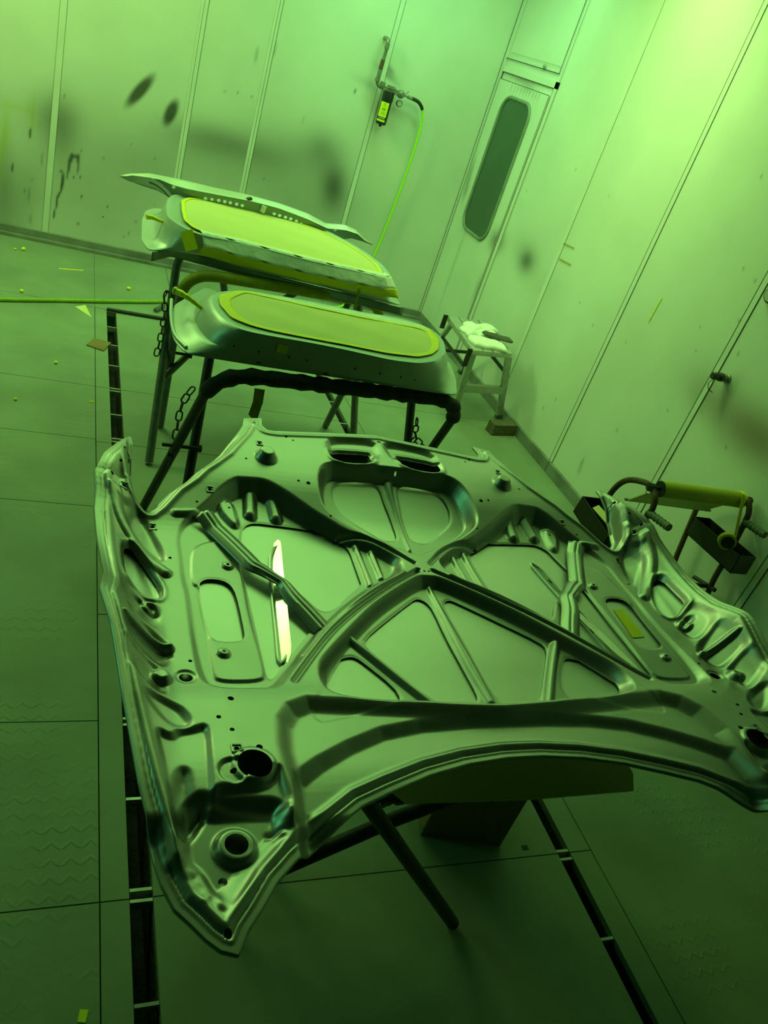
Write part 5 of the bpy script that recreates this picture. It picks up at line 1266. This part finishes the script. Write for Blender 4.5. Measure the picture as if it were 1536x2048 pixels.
mb.add(rel([(0.61, 0.80, .757), (0.64, 0.770, .752), (0.90, 0.762, .750), (1.145, 0.764, .752), (1.165, 0.80, .757), (1.16, 0.90, .765), (0.62, 0.90, .765)], o3) + rel([(0.61, 0.80, .761), (0.64, 0.770, .756), (0.90, 0.762, .754), (1.145, 0.764, .756), (1.165, 0.80, .761), (1.16, 0.90, .769), (0.62, 0.90, .769)], o3),
       [tuple(range(7))[::-1], tuple(range(7, 14))] + [(k, (k + 1) % 7, 7 + (k + 1) % 7, 7 + k) for k in range(7)])
mb.build('bar_wrapping', PAPER, s3)
bx = thing('cardboard_box', 'brown cardboard box standing on floor beneath the hood', 'box', (1.235, 1.28, 0), -0.23)
mb = MB(); mb.box((-0.125, -0.12, 0), (0.125, 0.12, 0.46)); mb.build('box_body', CARD, bx, bevel=0.003)
mb = MB(); mb.box((-0.125, -0.20, 0.445), (0.125, -0.121, 0.45)); mb.build('box_flap', CARD, bx)
mb = MB(); mb.lathe([(0.015, 0), (0.015, 0.003)], (0.02, -0.1205, 0.20), (0, -1, 0), 14); mb.build('hand_hole', DARKL, bx)

# ------------------------------------------------------------------ step stool, cloths, wood block
so = Vector((2.50, 4.2, 0))
ss = thing('step_stool', 'small aluminium folding step stool against the right wall', 'step stool', so)
tz = 0.505
tp_ = [(2.313, 4.519), (2.604, 4.600), (2.560, 4.015), (2.243, 3.935)]
tpc = [Vector((a, b, tz)) - so for a, b in [(2.30, 4.50), (2.615, 4.555), (2.555, 4.020), (2.243, 3.945)]]
n = 4
V = [(p.x, p.y, p.z) for p in tpc] + [(p.x, p.y, p.z - 0.035) for p in tpc]
o = raw('platform', V, [(0, 3, 2, 1), (4, 5, 6, 7), (0, 1, 5, 4), (1, 2, 6, 5), (2, 3, 7, 6), (3, 0, 4, 7)], ALU, ss)
md = o.modifiers.new('b', 'BEVEL'); md.width = .006; md.segments = 2
mb = MB()
for k in (0.25, 0.5, 0.75):
    a = tpc[0].lerp(tpc[1], k); b = tpc[3].lerp(tpc[2], k)
    mb.bar(a + Vector((0, 0, .001)), b + Vector((0, 0, .001)), 0.004, 0.002)
mb.build('tread_groove', DARKL, ss)
FF = [Vector((2.352, 4.085, 0)) - so, Vector((2.735, 4.175, 0)) - so]
TT = [Vector((2.262, 3.965, tz - .03)) - so, Vector((2.545, 4.035, tz - .03)) - so]
RF = [Vector((2.33, 4.74, 0)) - so, Vector((2.735, 4.86, 0)) - so]
RT = [Vector((2.31, 4.44, tz - .03)) - so, Vector((2.60, 4.49, tz - .03)) - so]
for a, b in list(zip(FF, TT)) + list(zip(RF, RT)):
    mb = MB(); mb.bar(a + Vector((0, 0, .02)), b, 0.042 if a in FF else .03, 0.022, up=(0, 1, 0)); l_ = mb.build('leg', ALU, ss, bevel=.002)
    mb = MB(); mb.bar(a + Vector((0, 0, .0005)), a + Vector((0, 0, .03)), 0.046, 0.03, up=(0, 1, 0)); mb.build('rubber_foot', GRIP, l_)
a = FF[0].lerp(TT[0], .48); b = FF[1].lerp(TT[1], .48)
mb = MB(); mb.bar(a, b, 0.03, 0.05, up=(0, 0, 1)); mb.build('lower_step', ALU, ss, bevel=.003)
mb = MB(); mb.bar(FF[0].lerp(TT[0], .75), RF[0].lerp(RT[0], .75), 0.006, 0.024); mb.bar(FF[1].lerp(TT[1], .75), RF[1].lerp(RT[1], .75), 0.006, 0.024)
mb.bar(RF[0].lerp(RT[0], .5), RF[1].lerp(RT[1], .5), 0.014, 0.02)
mb.build('folding_brace', DTUBE, ss)
for q, h_ in ((3, -.11), (0, -.09)):
    mb = MB(); mb.bar(tpc[q] + Vector((-.012, .01, h_)), tpc[q] + Vector((-.012, .01, .0)), 0.03, 0.01, up=(0, 1, 0)); mb.build('hinge_plate', DTUBE, ss)
def cloth(name, c, sx, sy, rz, h, m, label, seed, cat='cloth', fold=0.006):
    nx, ny = 36, 26
    rnd = random.Random(seed)
    ph = [rnd.uniform(0, 6.28) for _ in range(8)]
    V = []
    for j in range(ny + 1):
        for i in range(nx + 1):
            a = i / nx * 2 - 1; b = j / ny * 2 - 1
            x = a * sx / 2 * (1 + .08 * math.sin(b * 3 + ph[0])) ; y = b * sy / 2 * (1 + .12 * math.sin(a * 4 + ph[1]))
            e = 1 - max(abs(a), abs(b)) ** 6
            z = h * (e ** .5 if e > 0 else 0) + fold * (math.sin(x * 60 + ph[2] + y * 20) + math.sin(y * 90 + ph[3] - x * 30)) * .5 * e
            V.append((x, y, max(z, 0)))
    Fc = [(j * (nx + 1) + i, j * (nx + 1) + i + 1, (j + 1) * (nx + 1) + i + 1, (j + 1) * (nx + 1) + i) for j in range(ny) for i in range(nx)]
    Fc.append(tuple([i for i in range(nx + 1)][::-1] + [(nx + 1) * j for j in range(1, ny + 1)] + [(nx + 1) * ny + i for i in range(1, nx + 1)] + [(nx + 1) * j + nx for j in range(ny - 1, 0, -1)]))
    o = raw(name, V, Fc, m, None, True)
    o.location = c; o.rotation_euler = (0, 0, rz)
    return tag(o, label, cat)
cloth('wiping_cloth', (2.475, 4.355, tz + .001), .25, .10, .25, .03, CLOTH, 'white rolled wiping cloth at the back of the stool top', 1, fold=.008)
cloth('wiping_cloth', (2.415, 4.228, tz + .001), .26, .10, .05, .028, CLOTH, 'white crumpled wiping cloth in the middle of the stool', 2, fold=.014)
cloth('wiping_cloth', (2.395, 4.075, tz + .001), .24, .15, -.05, .03, CLOTH, 'white folded wiping cloth at the front of the stool top', 3, fold=.003)
cloth('dark_rag', (2.49, 4.15, tz + .038), .19, .085, -.35, .012, DCLOTH, 'dark rag lying over the white cloths on stool', 4, 'rag', fold=.004)
cloth('tape_bundle', (2.36, 4.45, 0.0), .06, .10, .2, .07, TAPE, 'crumpled yellow tape bundle on floor behind the stool', 5, 'tape bundle', fold=.02)
bm = bmesh.new()
bmesh.ops.create_cube(bm, size=1)
bmesh.ops.scale(bm, vec=(0.185, 0.075, 0.07), verts=bm.verts)
bmesh.ops.subdivide_edges(bm, edges=bm.edges, cuts=6, use_grid_fill=True)
for v in bm.verts:
    v.co += Vector((random.uniform(-1, 1), random.uniform(-1, 1), random.uniform(-1, 1))) * .0022
    v.co.y += 0.010 * math.sin(v.co.x * 14)
me = bpy.data.meshes.new('wood_block'); bm.to_mesh(me); bm.free()
o = link('wood_block', me, WOOD); o.location = (2.645, 3.955, 0.038); o.rotation_euler = (0, 0, .10)
tag(o, 'rough grey wood block lying on floor in front of the stool', 'wood block')

# ------------------------------------------------------------------ masking paper cart
co = Vector((2.45, 2.15, 0))
ct = thing('masking_paper_cart', 'dark tube masking cart with green paper roll by right wall', 'masking cart', co)
L1 = [(2.2, 2.42, 0.01), (2.2, 2.35, 0.466), (2.2, 2.346, 0.505), (2.2, 2.325, 0.60), (2.2, 2.279, 0.66), (2.2, 2.194, 0.702), (2.2, 2.153, 0.705), (2.2, 2.108, 0.686), (2.2, 2.092, 0.646), (2.2, 2.096, 0.622)]
mb = MB(); mb.tube(rel(curve(L1, 6), co), 0.0125, 12); mb.build('side_tube', RUST, ct, smooth=True)
R1 = [(2.69, 1.98, 0.01), (2.69, 2.048, 0.312), (2.69, 2.06, 0.454), (2.69, 2.078, 0.64), (2.69, 2.092, 0.689), (2.69, 2.12, 0.716), (2.69, 2.151, 0.712)]
mb = MB(); mb.tube(rel(curve(R1, 6), co), 0.0125, 12); mb.build('side_tube', RUST, ct, smooth=True)
mb = MB(); mb.tube(rel([(2.69, 2.22, 0.01), (2.69, 2.29, 0.30), (2.69, 2.33, 0.53), (2.69, 2.30, 0.60), (2.69, 2.151, 0.712)], co), 0.0125, 12); mb.build('side_tube', RUST, ct, smooth=True)
mb = MB(); mb.tube(rel([(2.2, 2.05, 0.01), (2.2, 2.10, 0.62)], co), 0.0125, 12); mb.build('side_tube', RUST, ct, smooth=True)
mb = MB()
for z_ in (0.12, 0.31):
    mb.tube(rel([(2.2, 2.07, z_), (2.69, 2.02 if z_ < .2 else 2.06, z_)], co), 0.010, 10)
mb.tube(rel([(2.69, 2.148, 0.290), (2.69, 2.02, 0.32)], co), 0.010, 10)
mb.build('cross_bar', DTUBE, ct, smooth=True)
for x, a, b in ((2.2, (2.2, 2.10, 0.622), (2.2, 1.972, 0.640)), (2.69, (2.69, 2.08, 0.640), (2.69, 1.965, 0.655))):
    mb = MB()
    a_ = Vector(a) - co; b_ = Vector(b) - co
    P = [a_.lerp(b_, k / 24) for k in range(25)]
    mb.tube(P, [0.0155 + (0.002 * math.sin(k * math.pi / 2) if 4 < k < 22 else 0) for k in range(25)], 12)
    mb.build('hand_grip', GRIP, ct, smooth=True)
mb = MB(); mb.tube(rel([(2.18, 2.15, 0.708), (2.74, 2.15, 0.703)], co), 0.008, 10); mb.lathe([(0.018, 0), (0.018, 0.02)], Vector((2.185, 2.15, .708)) - co, (1, 0, 0), 8); mb.lathe([(0.018, 0), (0.018, 0.015)], Vector((2.722, 2.15, .703)) - co, (1, 0, 0), 8)
mb.build('roll_spindle', DTUBE, ct, smooth=True)
rl = thing('masking_paper_roll', 'long yellow green masking paper roll mounted on the cart', 'paper roll', (2.245, 2.15, 0.706))
mb = MB(); mb.lathe([(0.030, 0), (0.034, 0.001), (0.034, 0.44), (0.030, 0.441)], (0, 0, 0), (1, 0, -.005), 32)
mb.build('paper', mat('roll_paper', (0.52, 0.50, 0.03), 0.55, noise=0.1, nscale=10), rl, smooth=True)
mb = MB(); mb.lathe([(0.032, -0.003), (0.032, 0.0), (0.018, 0.0005)], (0, 0, 0), (1, 0, 0), 24); mb.build('core_end', BLACKP, rl, smooth=True)
V = rel([(2.2, 2.235, 0.592), (2.2, 2.165, 0.672), (2.62, 2.165, 0.660), (2.62, 2.235, 0.586)], co)
V2 = [v + Vector((0, -.003, -.003)) for v in V]
raw('paper_guide', V + V2, [(0, 1, 2, 3), (7, 6, 5, 4), (0, 4, 5, 1), (1, 5, 6, 2), (2, 6, 7, 3), (3, 7, 4, 0)], PAPER, ct)
mb = MB(); mb.tube(rel([(2.19, 2.236, 0.592), (2.66, 2.236, 0.586)], co), 0.006, 8); mb.build('cutter_bar', BRASS, ct, smooth=True)
def tray(name, c, sx, sy, sz, parent, rx=0.0):
    mb = MB(); t_ = 0.003
    mb.box((-sx / 2, -sy / 2, 0), (sx / 2, sy / 2, t_))
    mb.box((-sx / 2, -sy / 2, 0), (sx / 2, -sy / 2 + t_, sz)); mb.box((-sx / 2, sy / 2 - t_, 0), (sx / 2, sy / 2, sz))
    mb.box((-sx / 2, -sy / 2, 0), (-sx / 2 + t_, sy / 2, sz)); mb.box((sx / 2 - t_, -sy / 2, 0), (sx / 2, sy / 2, sz))
    o = mb.build(name, TRAYM, parent)
    o.location = Vector(c) - co; o.rotation_euler = (rx, 0, 0)
    return o
tray('tool_tray', (2.085, 2.19, 0.450), .10, .24, .085, ct, .12)
tray('tool_tray', (2.63, 2.075, 0.475), .09, .30, .085, ct, -.05)
ob = MB(); ob.box((0, 0, 0), (.03, .16, .006)); o = ob.build('scraper_card', PAPER); o.location = (2.09, 2.09, .51); o.rotation_euler = (.1, -.5, 0.1); tag(o, 'pale yellow card sticking out of the left cart tray', 'card')
tr_ = thing('tape_roll', 'yellow masking tape roll with dark core on the cart', 'tape roll', (2.585, 2.025, 0.578))
mb = MB(); mb.lathe([(0.026, -.002), (0.036, 0), (0.036, .024), (0.026, .026)], (0, 0, 0), (-.55, -.83, .05), 32); mb.build('tape_ring', mat('roll_tape', (0.60, 0.55, 0.02), .5), tr_, smooth=True)
mb = MB(); mb.lathe([(0.0265, -.004), (0.0265, .028), (.02, .0285)], (0, 0, 0), (-.55, -.83, .05), 24); mb.build('tape_core', BLACKP, tr_, smooth=True)
mb = MB(); mb.bar((0.028, -.005, .022), (0.075, 0.105, .160), .022, .0012, up=(0, 1, 0)); mb.build('tape_tail', MATS['roll_tape'], tr_)
mb = MB(); mb.box((2.652, 2.114, .668), (2.676, 2.186, .742));
o = thing('tape_loop', 'flat yellow tape band around right end of paper roll', 'tape', (2.663, 2.15, .704))
mb = MB(); mb.lathe([(0.0345, 0), (0.036, .001), (0.036, .022), (.0345, .023)], (0, 0, 0), (1, 0, 0), 30); mb.build('tape_band', TAPE, o, smooth=True)
